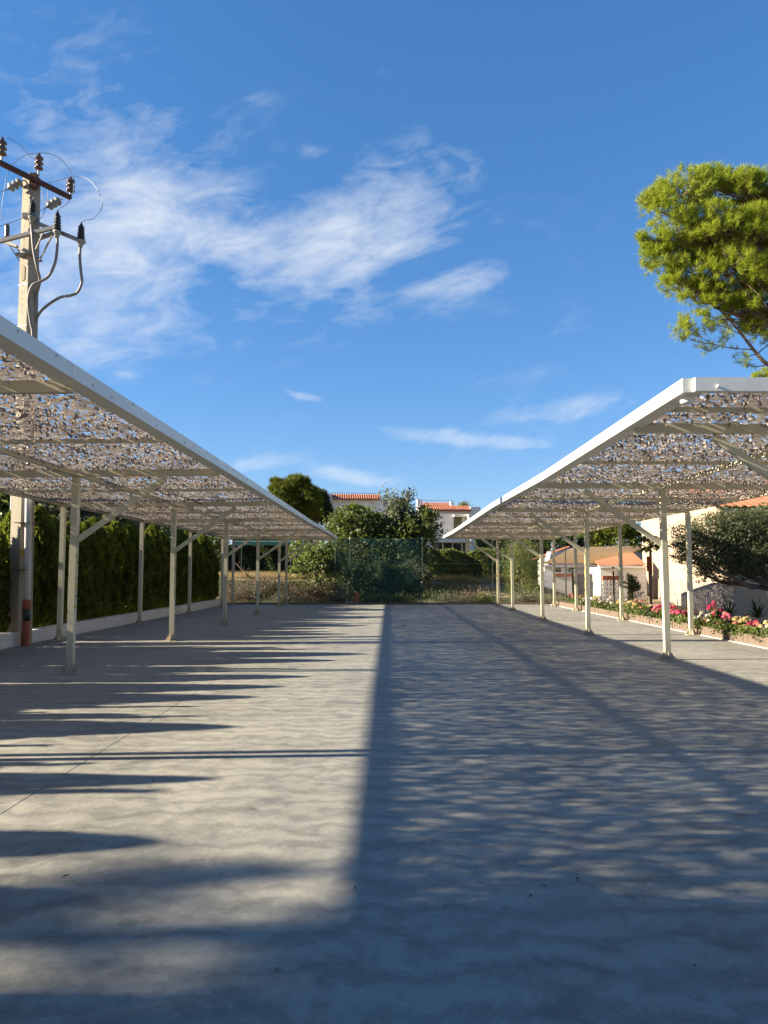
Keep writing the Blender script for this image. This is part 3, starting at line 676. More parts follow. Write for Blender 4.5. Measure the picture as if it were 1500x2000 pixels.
    cab([(111.5, 462, y-.08), (112, 480, y-.08), (108, 512, y-.08), (96, 538, y-.08), (80, 549, y-.09), (64, 557, y-.1), (56, 578, y-.08), (56, 600, y-.03), (60, 630, y+.02), (64, 662, y+.02), (60, 770, y-.02)], .03, 'power_cable', M_CABLE)
    cab([(157, 480, y+.09), (156, 500, y+.09), (158, 530, y+.1), (160, 550, y+.12), (152, 570, y+.15), (138, 577, y+.18), (120, 580, y+.2), (100, 591, y+.24), (82, 606, y+.28), (72, 622, y+.32), (68, 650, y+.34), (64, 770, y+.3)], .03, 'power_cable', M_CABLE)
    cab([(3, 269, c0.y+.28), (22, 272, c0.y+.3), (45, 289, PY-.1), (60, 306, PY+.05), (72, 318, PY+.1)], .006, 'jumper_wire', M_WIRE)
    cab([(2, 430, PY-.2), (4, 400, PY-.25), (9, 368, PY-.3), (14, 340, PY-.25), (28, 318, PY-.1), (50, 303, PY), (75, 299, PY+.1), (103, 302, PY+.3), (128, 320, PY+.5), (141, 343, PY+.6), (145, 352, PY+.6)], .006, 'jumper_wire', M_WIRE)
    cab([(86, 400, PY+.2), (82, 376, PY+.2), (88, 360, PY+.25), (110, 354, PY+.4), (137, 346, PY+.6), (152, 344, PY+.6), (172, 350, PY+.5), (190, 370, PY+.3), (200, 394, PY+.1), (196, 412, PY-.1), (182, 427, PY-.2), (168, 430, PY-.22), (159, 434, y+.09)], .006, 'jumper_wire', M_WIRE)
    cab([(144, 352, PY+.6), (143, 374, PY+.4), (133, 396, PY+.1), (120, 405, y), (112.5, 411, y-.08)], .006, 'jumper_wire', M_WIRE)
    cab([(93, 372, PY+.3), (92, 395, PY+.2), (84, 420, PY), (76, 430, PY-.15)], .006, 'jumper_wire', M_WIRE)
    cab([(76, 345, PY+.05), (76, 365, PY-.1), (68, 380, PY-.28), (63, 391, y)], .006, 'jumper_wire', M_WIRE)
    cab([(10, 372, PY-.35), (-30, 388, PY-2), (-160, 440, PY-6)], .006, 'line_wire', M_WIRE)
    cab([(86, 407, PY+.2), (50, 424, PY-1.2), (-10, 446, PY-3.2), (-160, 505, PY-7)], .006, 'line_wire', M_WIRE)
    # lower conduit pipe, plate and red duct guard on the lot side
    pt, pb = P(54, 985, PY-.36), P(53.5, 1180, PY-.36); r = .07
    o = MB().tube([(pb.x, pb.y, .7), (pt.x-.01, pt.y+.04, 3.3), (pt.x-.03, pt.y+.10, 4.2)], r, 14).build('conduit_pipe', M_PIPE, root, True)
    for v in (1021, 1113): z = P(50, v, PY-.36).z; MB().box(pt.x-.24, pt.x+.075, pt.y-.075, pt.y+.3, z-.006, z+.006).build('steel_band', M_BLACK, o)
    pg = Vector((pb.x-.005, pb.y-.02, 0))
    prof = [(.082, .0)]
    for k in range(16): prof += [(.088, .02+.03*k), (.080, .035+.03*k)]
    prof += [(.084, .5)]; g = MB().lathe(pg, prof, 16).build('duct_guard', M_ORANGE, root, True)
    MB().lathe(pg+Vector((0, 0, .5)), [(.078, 0), (.08, .24), (.07, .245)], 16).build('black_sleeve', M_BLACK, g, True)
    MB().lathe(pg+Vector((0, 0, .742)), [(.082, 0), (.088, .03), (.08, .06), (.088, .10), (.08, .16), (.072, .19)], 16).build('upper_collar', M_ORANGE, g, True)
    s = P(43, 1079, PY-.26); MB().box(s.x-.045, s.x+.045, PY-.222, PY-.205, s.z-.07, s.z+.07).build('warning_plate', M_TAPEY, root)
M_TAPEY = surf('faded yellow warning plate', (.45, .24, .04), (.55, .30, .06), 8, .6, 0)
utility_pole()
def pillar():
    x0, x1 = P(15, 1100, 17.3).x, P(31, 1100, 17.3).x
    r = empty('masonry_pillar', ((x0+x1)/2, 17.4, 0), 'white rendered masonry pillar behind the power pole', 'pillar')
    MB().cbox(x0, x1, 17.3, 17.62, -.05, 3.55, .015).build('shaft', M_WHITEWALL, r)
    MB().cbox(x0-.03, x1+.03, 17.27, 17.65, 3.551, 3.6, .01).build('cap', M_WHITEWALL, r)
pillar()

# ------------------------------------------------------------------ cypress hedge
def cypress_mesh(seed, h=2.9, r=.5, n=7500, bare=.12):
    rng = np.random.default_rng(seed)
    t = rng.random(n)**.85; ang = rng.random(n)*2*np.pi
    lump = 1 + .16*np.sin(ang*3+seed) * np.sin(t*9+seed*1.7) + .10*np.sin(ang*7+t*23+seed)
    prof = np.clip(np.minimum((t+.05)/.16, 1), 0, 1)*np.clip((1-t)/.30, 0, 1)**.62
    rad = r*prof*lump*(.62+.40*rng.random(n)**.5)
    C = np.stack([np.cos(ang)*rad, np.sin(ang)*rad, bare+t*(h-bare)], 1)
    out = np.stack([np.cos(ang)*.55, np.sin(ang)*.55, np.full(n, .85)], 1) + rng.normal(size=(n, 3))*.28
    out /= np.linalg.norm(out, axis=1)[:, None]
    side = np.cross(out, rng.normal(size=(n, 3))); side /= np.linalg.norm(side, axis=1)[:, None]
    L = (.10*rng.uniform(.6, 1.5, n))[:, None]; W = L*.36
    V = np.empty((n, 4, 3)); V[:, 0] = C-out*L*.5; V[:, 1] = C+side*W+out*L*.05; V[:, 2] = C+out*L*.75; V[:, 3] = C-side*W+out*L*.05
    V = V.reshape(-1, 3); me = D.meshes.new('foliage'); nf = n
    me.vertices.add(len(V)); me.vertices.foreach_set('co', V.astype(np.float32).ravel()); me.loops.add(len(V)); me.loops.foreach_set('vertex_index', np.arange(len(V), dtype=np.int32))
    me.polygons.add(nf); me.polygons.foreach_set('loop_start', np.arange(nf, dtype=np.int32)*4); me.polygons.foreach_set('loop_total', np.full(nf, 4, dtype=np.int32))
    me.update(calc_edges=True); me.materials.append(L_CYP); return me
def cypress_shoots(seed, h=2.9, r=.34, n=9500):
    """young unclipped cypress: a bundle of upright shoots of uneven height"""
    rng = np.random.default_rng(seed); k = 15; a = rng.random(k)*6.3; q = r*np.sqrt(rng.random(k)); top = h*np.clip(1-.55*(q/r)*rng.uniform(.4, 1.1, k), .35, 1); top[0] = h; q[0] = .02; bot = rng.uniform(.15, .7, k)
    i = rng.integers(0, k, n); t = rng.random(n); rr = (.135*np.clip((1-t)/.5, .12, 1)*np.clip(t/.12, .3, 1))*np.sqrt(rng.random(n)); th = rng.random(n)*6.3
    lean = 1+.25*t
    C = np.stack([np.cos(a[i])*q[i]*lean+np.cos(th)*rr, np.sin(a[i])*q[i]*lean+np.sin(th)*rr, bot[i]+t*(top[i]-bot[i])], 1)
    out = np.stack([np.cos(th)*.4, np.sin(th)*.4, np.full(n, .9)], 1)+rng.normal(size=(n, 3))*.25; out /= np.linalg.norm(out, axis=1)[:, None]
    side = np.cross(out, rng.normal(size=(n, 3))); side /= np.linalg.norm(side, axis=1)[:, None]; L = (.09*rng.uniform(.6, 1.5, n))[:, None]; W = L*.34
    V = np.empty((n, 4, 3)); V[:, 0] = C-out*L*.5; V[:, 1] = C+side*W; V[:, 2] = C+out*L*.75; V[:, 3] = C-side*W
    me = D.meshes.new('foliage'); me.vertices.add(n*4); me.vertices.foreach_set('co', V.astype(np.float32).ravel()); me.loops.add(n*4); me.loops.foreach_set('vertex_index', np.arange(n*4, dtype=np.int32))
    me.polygons.add(n); me.polygons.foreach_set('loop_start', np.arange(n, dtype=np.int32)*4); me.polygons.foreach_set('loop_total', np.full(n, 4, dtype=np.int32)); me.update(calc_edges=True); me.materials.append(L_CYP); return me
TR = MB().tube([(0, 0, -.1), (.01, 0, .6), (-.01, .01, 1.6), (0, 0, 2.5)], [.05, .042, .03, .012], 7)
me_trunk = D.meshes.new('trunk'); me_trunk.from_pydata(TR.v, [], TR.f); me_trunk.materials.append(M_BARK)
CYP = [cypress_mesh(k, 2.9, .52, 11000) for k in (1, 2, 3)] + [cypress_shoots(7), cypress_shoots(8), cypress_shoots(9)]
def cypress(x, y, h, k, label, group, w=1.0, rz=0.0):
    root = empty('cypress_tree', (x, y, -.02), label, 'cypress', group, rz); root.scale = (w, w, h/2.9)
    link('crown', CYP[k], None, root); link('trunk', me_trunk, None, root)
rng_h = random.Random(21); y = 17.25
while y < 35.6:
    cypress(-8.42+rng_h.uniform(-.07, .07), y, 2.80+.012*(y-17)+rng_h.uniform(-.3, .25), rng_h.randrange(3),
            'dark green clipped cypress in the dense hedge behind the left carport', 'cypresses of the clipped hedge', rng_h.uniform(.82, 1.02), rng_h.uniform(0, 6))
    y += rng_h.uniform(.74, 1.06)
cypress(-8.45, 15.9, 2.72, 3, 'slim cypress standing alone left of the power pole', 'cypresses by the near kerb', 1.25, 1.0)
for (yy, hh, k, w) in ((14.7, 2.85, 3, 1.2), (13.7, 3.2, 1, .8), (12.7, 3.0, 2, .7), (11.6, 2.8, 4, 1.1), (10.7, 2.9, 0, .6), (9.75, 2.8, 1, .62), (8.92, 2.72, 2, .6), (8.3, 2.5, 5, .8), (7.75, 2.6, 3, .8), (7.15, 2.75, 0, .6),
                       (6.45, 2.2, 5, .8), (5.75, 2.45, 3, .8), (5.25, 2.85, 1, .42), (4.95, 2.75, 4, .8), (3.95, 2.85, 2, .55), (3.2, 2.8, 0, .6), (2.35, 3.0, 3, 1.2), (1.4, 3.0, 4, 1.2)):
    cypress(-8.40, yy, hh+.08, k, 'cypress of the near row beside the lot, left of what the photo shows', 'cypresses by the near kerb', w*1.2, yy)

# ------------------------------------------------------------------ pines
def needle_tufts(rng, C, Dr, n=26, L=.105, w=.0045):
    """C tuft bases, Dr tuft directions -> thin triangles"""
    k = len(C); rep = np.repeat(np.arange(k), n)
    d = Dr[rep]*.62 + rng.normal(size=(k*n, 3))*.55; d /= np.linalg.norm(d, axis=1)[:, None]
    s = np.cross(d, rng.normal(size=(k*n, 3))); s /= np.linalg.norm(s, axis=1)[:, None]
    ln = (L*rng.uniform(.65, 1.25, k*n))[:, None]; b = C[rep] + rng.normal(size=(k*n, 3))*.02 + Dr[rep]*rng.uniform(-.05, .05, k*n)[:, None]
    V = np.empty((k*n, 3, 3)); V[:, 0] = b+s*w; V[:, 1] = b-s*w; V[:, 2] = b+d*ln; return V.reshape(-1, 3)
def pine(name, base, lobes, trunk, label, seed, tufts, n=26, L=.105, w=.0045, group=None, r0=.2, twig=3, cat='pine tree', inner=.35, leaf=None):
    rng = np.random.default_rng(seed); root = empty(name, base, label, cat, group); mb = MB()
    mb.tube(trunk, [r0*(1-.65*i/(len(trunk)-1)) for i in range(len(trunk))], 9)
    wts = np.array([(r[0]*r[1]*r[2])**(2/3) for c, r in lobes]); wts /= wts.sum(); CC, DD = [], []
    T = [Vector(t) for t in trunk]
    for (c, r), wt in zip(lobes, wts):
        c = Vector(c); s = min(T[1:], key=lambda t: (t-c).length + max(0, t.z-c.z)*2.0)
        mid = limb(mb, s, c, r0*.28, .022, rng, 6, .05, 6)
        m = max(3, int(tufts*wt)); d = rng.normal(size=(m, 3)); d /= np.linalg.norm(d, axis=1)[:, None]; d[:, 2] = np.where(d[:, 2] < -.35, -d[:, 2]*.5, d[:, 2])
        rad = inner + (1.05-inner)*rng.random(m)**.55
        # tufts sit in sprays on shared twigs
        ns = max(2, m//9); sp = rng.normal(size=(ns, 3)); sp /= np.linalg.norm(sp, axis=1)[:, None]; sp[:, 2] = np.where(sp[:, 2] < -.5, -sp[:, 2], sp[:, 2])
        pick = rng.integers(0, ns, m); d = d*.42 + sp[pick]; d /= np.linalg.norm(d, axis=1)[:, None]
        pts = np.array(c) + d*np.array(r)*rad[:, None]
        CC.append(pts); dd = d*.8 + np.array([0, 0, .55]); DD.append(dd/np.linalg.norm(dd, axis=1)[:, None])
        for q in range(ns):
            tip = Vector(np.array(c) + sp[q]*np.array(r)*.9); limb(mb, mid[rng.integers(3, 7)], tip, .016, .005, rng, 4, .07, 4)
    mb.build('trunk', M_PINEBARK, root)
    V = needle_tufts(rng, np.concatenate(CC), np.concatenate(DD), n, L, w)
    np_mesh('crown', V, 3, np.arange(len(V)), leaf or L_PINE, root); return root
Y0 = 18.0
def lob(u, v, ru, Y, sq=.85, dp=1.0): p = P(u, v, Y); r = ru/F*Y; return (p, (r, r*dp, r*sq))
near = [lob(1330, 385, 62, 18.2), (lob(1285, 412, 48, 18.0)), lob(1385, 370, 50, 18.6), lob(1435, 385, 60, 18.3), lob(1490, 380, 55, 18.4), lob(1280, 470, 34, 17.8),
        lob(1330, 460, 62, 17.9), lob(1395, 455, 70, 17.8), lob(1465, 470, 75, 18.0), lob(1300, 515, 44, 18.1), lob(1285, 495, 36, 18.0), lob(1325, 555, 36, 18.0), lob(1365, 575, 40, 18.0), lob(1350, 535, 52, 18.0), lob(1420, 540, 70, 17.8),
        lob(1490, 560, 75, 17.9), lob(1395, 590, 42, 18.0), lob(1450, 610, 50, 18.0), lob(1500, 630, 48, 18.1), lob(1560, 420, 90, 18.4), lob(1570, 540, 95, 18.2),
        lob(1640, 400, 100, 18.8), lob(1680, 520, 110, 18.5), lob(1780, 440, 110, 18.6), lob(1790, 560, 100, 18.4), lob(1500, 440, 70, 19.6), lob(1420, 480, 70, 19.4), lob(1600, 480, 110, 19.9)]
tx = P(1640, 700, 18.6)
pine('pine_tree', (tx.x+.5, 18.8, 0), near, [(tx.x+.5, 18.8, -.1), (tx.x+.35, 18.7, 2.5), (tx.x, 18.6, 5.2), (tx.x+.1, 18.6, 6.6), P(1640, 520, 18.6), P(1630, 420, 18.7)],
     'large umbrella pine leaning in at the upper right above the carport', 31, 11500, 26, .14, .0058, r0=.24, inner=.25)
def pine_branch():     # the bare lower bough with sparse tufts
    root = D.objects['pine_tree']; rng = np.random.default_rng(77); mb = MB()
    main = [P(1640, 740, 18.4), P(1560, 742, 18.2), P(1500, 712, 18.0), P(1476, 688, 18.0), P(1450, 655, 18.0), P(1425, 625, 18.0), P(1405, 605, 18.0)]
    mb.tube(curve_pts(main, 4), np.linspace(.065, .014, 25).tolist(), 6)
    tw = [[(1470, 683), (1430, 680), (1395, 672), (1362, 655), (1345, 640)], [(1395, 672), (1365, 668), (1335, 655), (1325, 650)], [(1450, 655), (1420, 640), (1385, 632)],
          [(1440, 645), (1450, 625), (1470, 615)], [(1476, 692), (1455, 697)], [(1500, 712), (1475, 716), (1450, 712)], [(1372, 660), (1345, 632), (1330, 622)], [(1425, 625), (1400, 622), (1372, 612)],
          [(1480, 690), (1500, 675), (1530, 672)], [(1405, 676), (1390, 684), (1370, 680)], [(1412, 632), (1432, 606), (1450, 596)]]
    C = []; Dd = []
    for t in tw:
        pts = curve_pts([P(u, v, 18.0+.03*i) for i, (u, v) in enumerate(t)], 4); mb.tube(pts, np.linspace(.016, .005, len(pts)).tolist(), 4)
        for k, p in enumerate(pts[3:]):
            if rng.random() < .5: continue
            C.append(np.array(p)); Dd.append(np.array((p-pts[0]).normalized())*.5+np.array([0, 0, .6]))
        for _ in range(9): C.append(np.array(pts[-1])+rng.normal(size=3)*np.array([.09, .09, .07])); Dd.append(rng.normal(size=3)*.5+np.array([-.3, 0, .6]))
    for (u, v, m) in ((1338, 632, 34), (1352, 645, 10), (1335, 652, 16), (1405, 668, 12), (1420, 655, 12), (1395, 640, 10), (1372, 612, 26), (1385, 628, 14), (1455, 640, 16), (1480, 650, 14), (1500, 660, 20)):
        for _ in range(m): C.append(np.array(P(u, v, 18.0))+rng.normal(size=3)*np.array([.09, .12, .07])); Dd.append(rng.normal(size=3)*.5+np.array([-.2, 0, .6]))
    mb.build('bare_branch', M_PINEBARK, root); Dd = np.array(Dd); Dd /= np.linalg.norm(Dd, axis=1)[:, None]
    V = needle_tufts(rng, np.array(C), Dd, 22, .115, .0052); np_mesh('needles', V, 3, np.arange(len(V)), L_PINE, root)
pine_branch()
def pine_tops():       # a second pine shows only its top over the right carport
    L = [lob(1470, 737, 16, 26), lob(1500, 738, 22, 26), lob(1540, 735, 40, 26), lob(1590, 745, 45, 26), lob(1520, 775, 50, 26.3), lob(1580, 800, 60, 26)]
    b = P(1560, 900, 26)
    pine('pine_tree', (b.x, 26, 0), L, [(b.x, 26, -.1), (b.x+.1, 26, 3), (b.x, 26, 6), P(1545, 760, 26)], 'small pine whose top just shows over the right carport end beam', 35, 900, 22, .15, .007, r0=.16)
pine_tops()
# tall pines west of the lot, outside the frame: they throw the soft broad shade over the foreground
def west_pine(x, y, h, r, seed, tufts, lo=.55):
    rng = random.Random(seed); L = []
    for _ in range(12):
        a = rng.uniform(0, 6.3); q = rng.uniform(.2, 1)*r; z = h*rng.uniform(lo, .96)
        L.append(((x+math.cos(a)*q, y+math.sin(a)*q*.8, z), (rng.uniform(.7, 1.15), rng.uniform(.6, 1.0), rng.uniform(.45, .8))))
    pine('pine_tree', (x, y, 0), L, [(x, y, -.1), (x+.1, y, h*.3), (x-.1, y+.1, h*.6), (x, y, h*.92)], 'tall pine west of the lot, left of what the photo shows', seed, tufts, 24, .2, .011, 'tall pines west of the lot', .22)
west_pine(-17.5, .75, 9.8, 1.7, 41, 4200); west_pine(-20.5, -.9, 12.0, 1.8, 42, 4600); west_pine(-24.5, 1.0, 14.2, 1.6, 43, 3400, .76); west_pine(-15.5, -.3, 8.6, 1.6, 44, 3400)
west_pine(-22.0, 1.9, 10.6, .7, 45, 420)

# ------------------------------------------------------------------ trees behind the hedge
def back(name, u0, u1, v0, v1, Y, label, leaf, n=6000, size=.16, cat='tree', seed=1, k=7, aspect=.55, clump=.16, zbase=None, dp=.8, fill=.42, group=None, **kw):
    """a leafy tree or shrub that fills the pixel box (u0..u1, v0..v1) at distance Y"""
    rng = random.Random(seed); a, b = P(u0, v1, Y), P(u1, v0, Y); w, h = b.x-a.x, b.z-a.z
    zb = float(tz((a.x+b.x)/2, Y)) if zbase is None else zbase
    L = []
    for i in range(k):
        rr = rng.uniform(.75, 1.15)*fill; fx = (i+.5)/k if i < k else rng.random(); fx = min(1-rr*.55, max(rr*.55, fx))
        fz = rng.uniform(rr*.55, 1-rr*.55) if i % 2 else 1-rr*.6-rng.uniform(0, .12)
        rx, rz = w*rr*.62, h*rr*.62
        L.append(((a.x+w*fx, Y+rng.uniform(-.4, .4)*w*dp*.5, a.z+h*fz), (rx, max(rx, rz)*dp, rz)))
    L.append((((a.x+b.x)/2, Y, a.z+h*.42), (w*.42, w*.42*dp, h*.42)))
    return broad_tree(name, ((a.x+b.x)/2, Y, zb), L, label, cat, leaf, n, size, aspect, kw.pop('trunk_r', .1), None, seed, group, clump, **kw)
back('tree', -40, 60, 945, 1060, 21, 'light green tree behind the lone cypress at the left edge', L_BRIGHT, 5000, .14, seed=51, zbase=-.05)
back('tree', 40, 200, 955, 1075, 25, 'grey green scrubby tree with bare twigs behind the hedge near the pole', L_GREY, 9000, .13, seed=52, zbase=-.05, twigs=160)
back('tree', 165, 300, 972, 1060, 30, 'dull olive tree behind the middle of the hedge', L_GREY, 9000, .15, seed=53, zbase=-.05, twigs=90)
back('tree', 270, 420, 990, 1065, 36, 'dark evergreen tree behind the far part of the hedge', L_DARK, 9000, .16, seed=54, zbase=-.05)
back('tree', 370, 450, 1030, 1100, 40, 'small flowering shrub tree behind the far end of the hedge', L_BRIGHT, 2600, .13, seed=55, zbase=.2)
# ------------------------------------------------------------------ beyond the far fence
def far_pine():
    L = [lob(553, 968, 30, 58, .9), lob(580, 955, 30, 58, .8), lob(560, 990, 32, 58), lob(597, 975, 30, 58), lob(540, 950, 16, 58), lob(600, 1000, 30, 58.5), lob(575, 1010, 34, 58.5)]
    b = P(580, 1100, 58); pine('stone_pine', (b.x, 58, 1.1), L, [(b.x, 58, 1), (b.x+.1, 58, 3), P(578, 1010, 58), P(572, 965, 58)], 'round olive green stone pine beyond the far fence', 61, 2600, 22, .34, .022, r0=.22, inner=.5, leaf=L_PINEFAR)
    L = [lob(622, 985, 22, 60, 1.2), lob(618, 1010, 26, 60, 1.2), lob(632, 1002, 16, 60, 1.2), lob(612, 965, 12, 60)]
    b = P(620, 1100, 60); pine('stone_pine', (b.x, 60, 1.1), L, [(b.x, 60, 1), (b.x, 60, 3), P(620, 1010, 60), P(621, 985, 60)], 'dark narrow pine just right of the round stone pine', 62, 1500, 22, .34, .024, r0=.2, inner=.5, leaf=L_DARK)
far_pine()
back('fig_tree', 640, 852, 985, 1168, 42, 'large dense dark green tree beyond the middle of the far fence', L_FIG, 30000, .19, seed=63, k=10, clump=.15, aspect=.6, twigs=120, fill=.36, trunk_r=.2)
def spires(u, v, n, seed, label):     # airy leafy shoots that stand over the tree
    rng = np.random.default_rng(seed); b = P(u, v+110, 41.5); root = empty('loquat_tree', (b.x, 41.5, float(tz(b.x, 41.5))), label, 'tree'); mb = MB(); C = []
    mb.tube([(b.x, 41.5, float(tz(b.x, 41.5))-.1), (b.x+.1, 41.5, 2.5), P(u, v+85, 41.5)], [.09, .07, .05], 6)
    for _ in range(n):
        t = P(u+rng.normal()*24, v+abs(rng.normal())*34, 41.5+rng.normal()*.5); s = P(u+rng.normal()*14, v+88, 41.5)
        pts = limb(mb, s, t, .02, .006, rng, 5, .05, 4)
        for q in np.linspace(.35, 1, 16): C.append(np.array(Vector(s).lerp(t, q)) + rng.normal(size=(5, 3))*.16)
    C = np.concatenate(C); V = leaf_quads(rng, C, np.tile([0, -.3, .9], (len(C), 1)), .2, .45, .7); np_mesh('crown', V, 4, np.arange(len(V)), L_OLIVE, root); mb.build('trunk', M_BARK, root)
spires(778, 952, 26, 64, 'airy tree with sprays of leaves standing above the dark tree')
back('shrub', 566, 672, 1046, 1152, 39.5, 'tall light green bush left of the windbreak cloth', L_BRIGHT, 9500, .13, 'shrub', 65, 8, clump=.15, aspect=.6, trunk_r=.06)
back('tree', 640, 720, 990, 1060, 45, 'leafy green tree top between the round pine and the dark tree', L_FIG, 6500, .18, 'tree', 66, 6)
back('shrub', 790, 842, 1085, 1168, 38.6, 'feathery grey green shrub behind the fence post', L_GREY, 2800, .10, 'shrub', 67, 4, trunk_r=.03, aspect=.25)
def clipped(name, u0, u1, v0, v1, Y, dp, label, leaf, n, size, seed):
    rng = np.random.default_rng(seed); a, b = P(u0, v1, Y), P(u1, v0, Y); zb = min(a.z, float(tz((a.x+b.x)/2, Y)))-.05
    root = empty(name, ((a.x+b.x)/2, Y+dp/2, zb), label, 'hedge'); f = rng.random(n)
    X = rng.uniform(a.x, b.x, n); Yy = Y + dp*rng.random(n); Z = zb + (b.z-zb)*rng.random(n)
    top = f < .35; Z[top] = b.z + rng.normal(size=top.sum())*.06; fr = (f >= .35) & (f < .85); Yy[fr] = Y + np.abs(rng.normal(size=fr.sum()))*.15
    C = np.stack([X, Yy, Z], 1) + np.stack([np.zeros(n), .18*np.sin(X*1.9+seed)+.12*np.sin(X*4.3+Z*3), .12*np.sin(X*1.3+seed)+.08*np.sin(X*3.7)], 1)
    V = leaf_quads(rng, C, np.tile([0, -.5, .8], (n, 1)), size, .55, .8); np_mesh('foliage', V, 4, np.arange(len(V)), leaf, root)
    mb = MB()
    for x in np.arange(a.x+.3, b.x, .8): limb(mb, (x, Y+dp/2, zb), (x+rng.normal()*.1, Y+dp/2, b.z-.15), .05, .02, rng, 4, .03, 5)
    mb.build('stems', M_BARK, root); return root
clipped('clipped_hedge', 838, 968, 1078, 1154, 46.5, 1.2, 'broad clipped green hedge in front of the white villa', L_BRIGHT, 24000, .19, 68)
clipped('clipped_hedge', 425, 590, 1064, 1135, 50, 1.3, 'dark hedge with a lit top behind the far end of the left carport', L_DARK, 26000, .2, 69)
clipped('clipped_hedge', 930, 1075, 1046, 1140, 56, 1.5, 'tall shaded hedge between the villa and the low sheds', L_DARK, 24000, .23, 70)
back('tree', 1080, 1150, 1040, 1095, 63, 'dark evergreen tree behind the ridge of the pale tiled shed', L_DARK, 5000, .2, seed=71, zbase=0)
L_CYPB = leafm('yellow green conifer', [(.05, .07, .012), (.10, .12, .018), (.16, .17, .025), (.20, .20, .04)], .3, (.3, .34, .04), .15)
back('tree', 1118, 1196, 1022, 1088, 66, 'yellow green conifer left of the beige house gable', L_CYPB, 7000, .2, seed=72, zbase=0)
back('tree', 1185, 1255, 1018, 1080, 69, 'dark green conifer touching the beige house gable', L_CYP, 6500, .22, seed=73, zbase=0)
back('shrub', 982, 1056, 1046, 1178, 38.0, 'tall loose grey green shrub behind the fence under the right carport', L_BRIGHT, 6500, .10, 'shrub', 74, 7, trunk_r=.04, aspect=.28, clump=.2, twigs=90)

# dry brush on the bank
def brush(u, v, w, h, Y, seed, leaf, label, n=700, size=.08, group=None):
    b = P(u, v, Y); rng = np.random.default_rng(seed); z = float(tz(b.x, Y)); root = empty('dry_bush', (b.x, Y, z), label, 'bush', group)
    C = rng.normal(size=(n, 3))*np.array([w*.35, w*.28, h*.30]) + np.array([b.x, Y, z+h*.45]); C[:, 2] = np.maximum(C[:, 2], z+.02)
    V = leaf_quads(rng, C, np.tile([0, -.2, .9], (n, 1)), size, .4, .9); np_mesh('crown', V, 4, np.arange(len(V)), leaf, root); mb = MB()
    for _ in range(34):
        a = rng.random()*6.3; q = rng.uniform(.2, .55)*w; limb(mb, (b.x+rng.normal()*.08, Y+rng.normal()*.08, z-.03), (b.x+math.cos(a)*q, Y+math.sin(a)*q*.8, z+h*rng.uniform(.4, 1.05)), .012, .004, rng, 3, .08, 4)
    mb.build('stems', M_DEADTWIG, root)
BR = [(452, 1158, 1.5, .9, 37.4, L_DRY, 'dry brush clump by the left end of the far fence'), (492, 1160, 1.5, 1.0, 38.2, L_GREY, 'grey weeds left of the fourth carport post'),
      (520, 1150, 1.7, 1.1, 39.5, L_DRY, 'brown brush behind the slanting dead branch'), (590, 1155, 1.6, .95, 38.0, L_DRY, 'pinkish dry brush right of the last left carport post'),
      (622, 1158, 1.5, .85, 37.6, L_DRY, 'pinkish dry brush below the light green bush'), (655, 1162, 1.2, .6, 37.3, L_STRAW, 'straw coloured weeds left of the terracotta block'),
      (560, 1168, 1.2, .6, 36.9, L_GREY, 'low grey weed clump at the slab edge'), (730, 1165, 1.3, .5, 37.0, L_BRIGHT, 'low green weeds right of the terracotta block'),
      (780, 1165, 1.3, .45, 36.9, L_BRIGHT, 'low green weeds under the windbreak cloth end'), (880, 1165, 1.5, .5, 37.1, L_GREY, 'low grey weeds in front of the clipped hedge'),
      (925, 1160, 1.4, .7, 37.6, L_DRY, 'dry brush before the clipped hedge'), (945, 1168, .9, .5, 36.9, L_BRIGHT, 'bright green weed beside the green corner post'), (850, 1158, 1.4, .6, 38.2, L_BRIGHT, 'green weeds left of the clipped hedge'),
      (1030, 1168, 1.4, .6, 36.9, L_GREY, 'grey weeds under the far right carport posts')]
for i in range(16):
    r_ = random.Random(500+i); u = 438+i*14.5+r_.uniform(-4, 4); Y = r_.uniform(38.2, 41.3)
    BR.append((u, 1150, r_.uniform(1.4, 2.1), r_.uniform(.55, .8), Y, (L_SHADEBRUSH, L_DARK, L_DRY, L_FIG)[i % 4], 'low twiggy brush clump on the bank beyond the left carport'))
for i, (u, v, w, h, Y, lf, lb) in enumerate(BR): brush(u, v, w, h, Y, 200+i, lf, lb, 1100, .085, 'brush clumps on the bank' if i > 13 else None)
def dead_branch():
    mb = MB(); rng = np.random.default_rng(9); p = limb(mb, P(458, 1098, 38.2), P(510, 1152, 37.0), .02, .045, rng, 6, .03, 6)
    for k in (1, 2, 3, 4): limb(mb, p[k], Vector(p[k])+Vector((rng.normal()*.3, rng.normal()*.2, .3+rng.random()*.3)), .015, .005, rng, 3, .1, 4)
    tag(mb.build('dead_branch', M_RUST), 'dark dead branch slanting through the brush beyond the left carport', 'branch')
dead_branch()
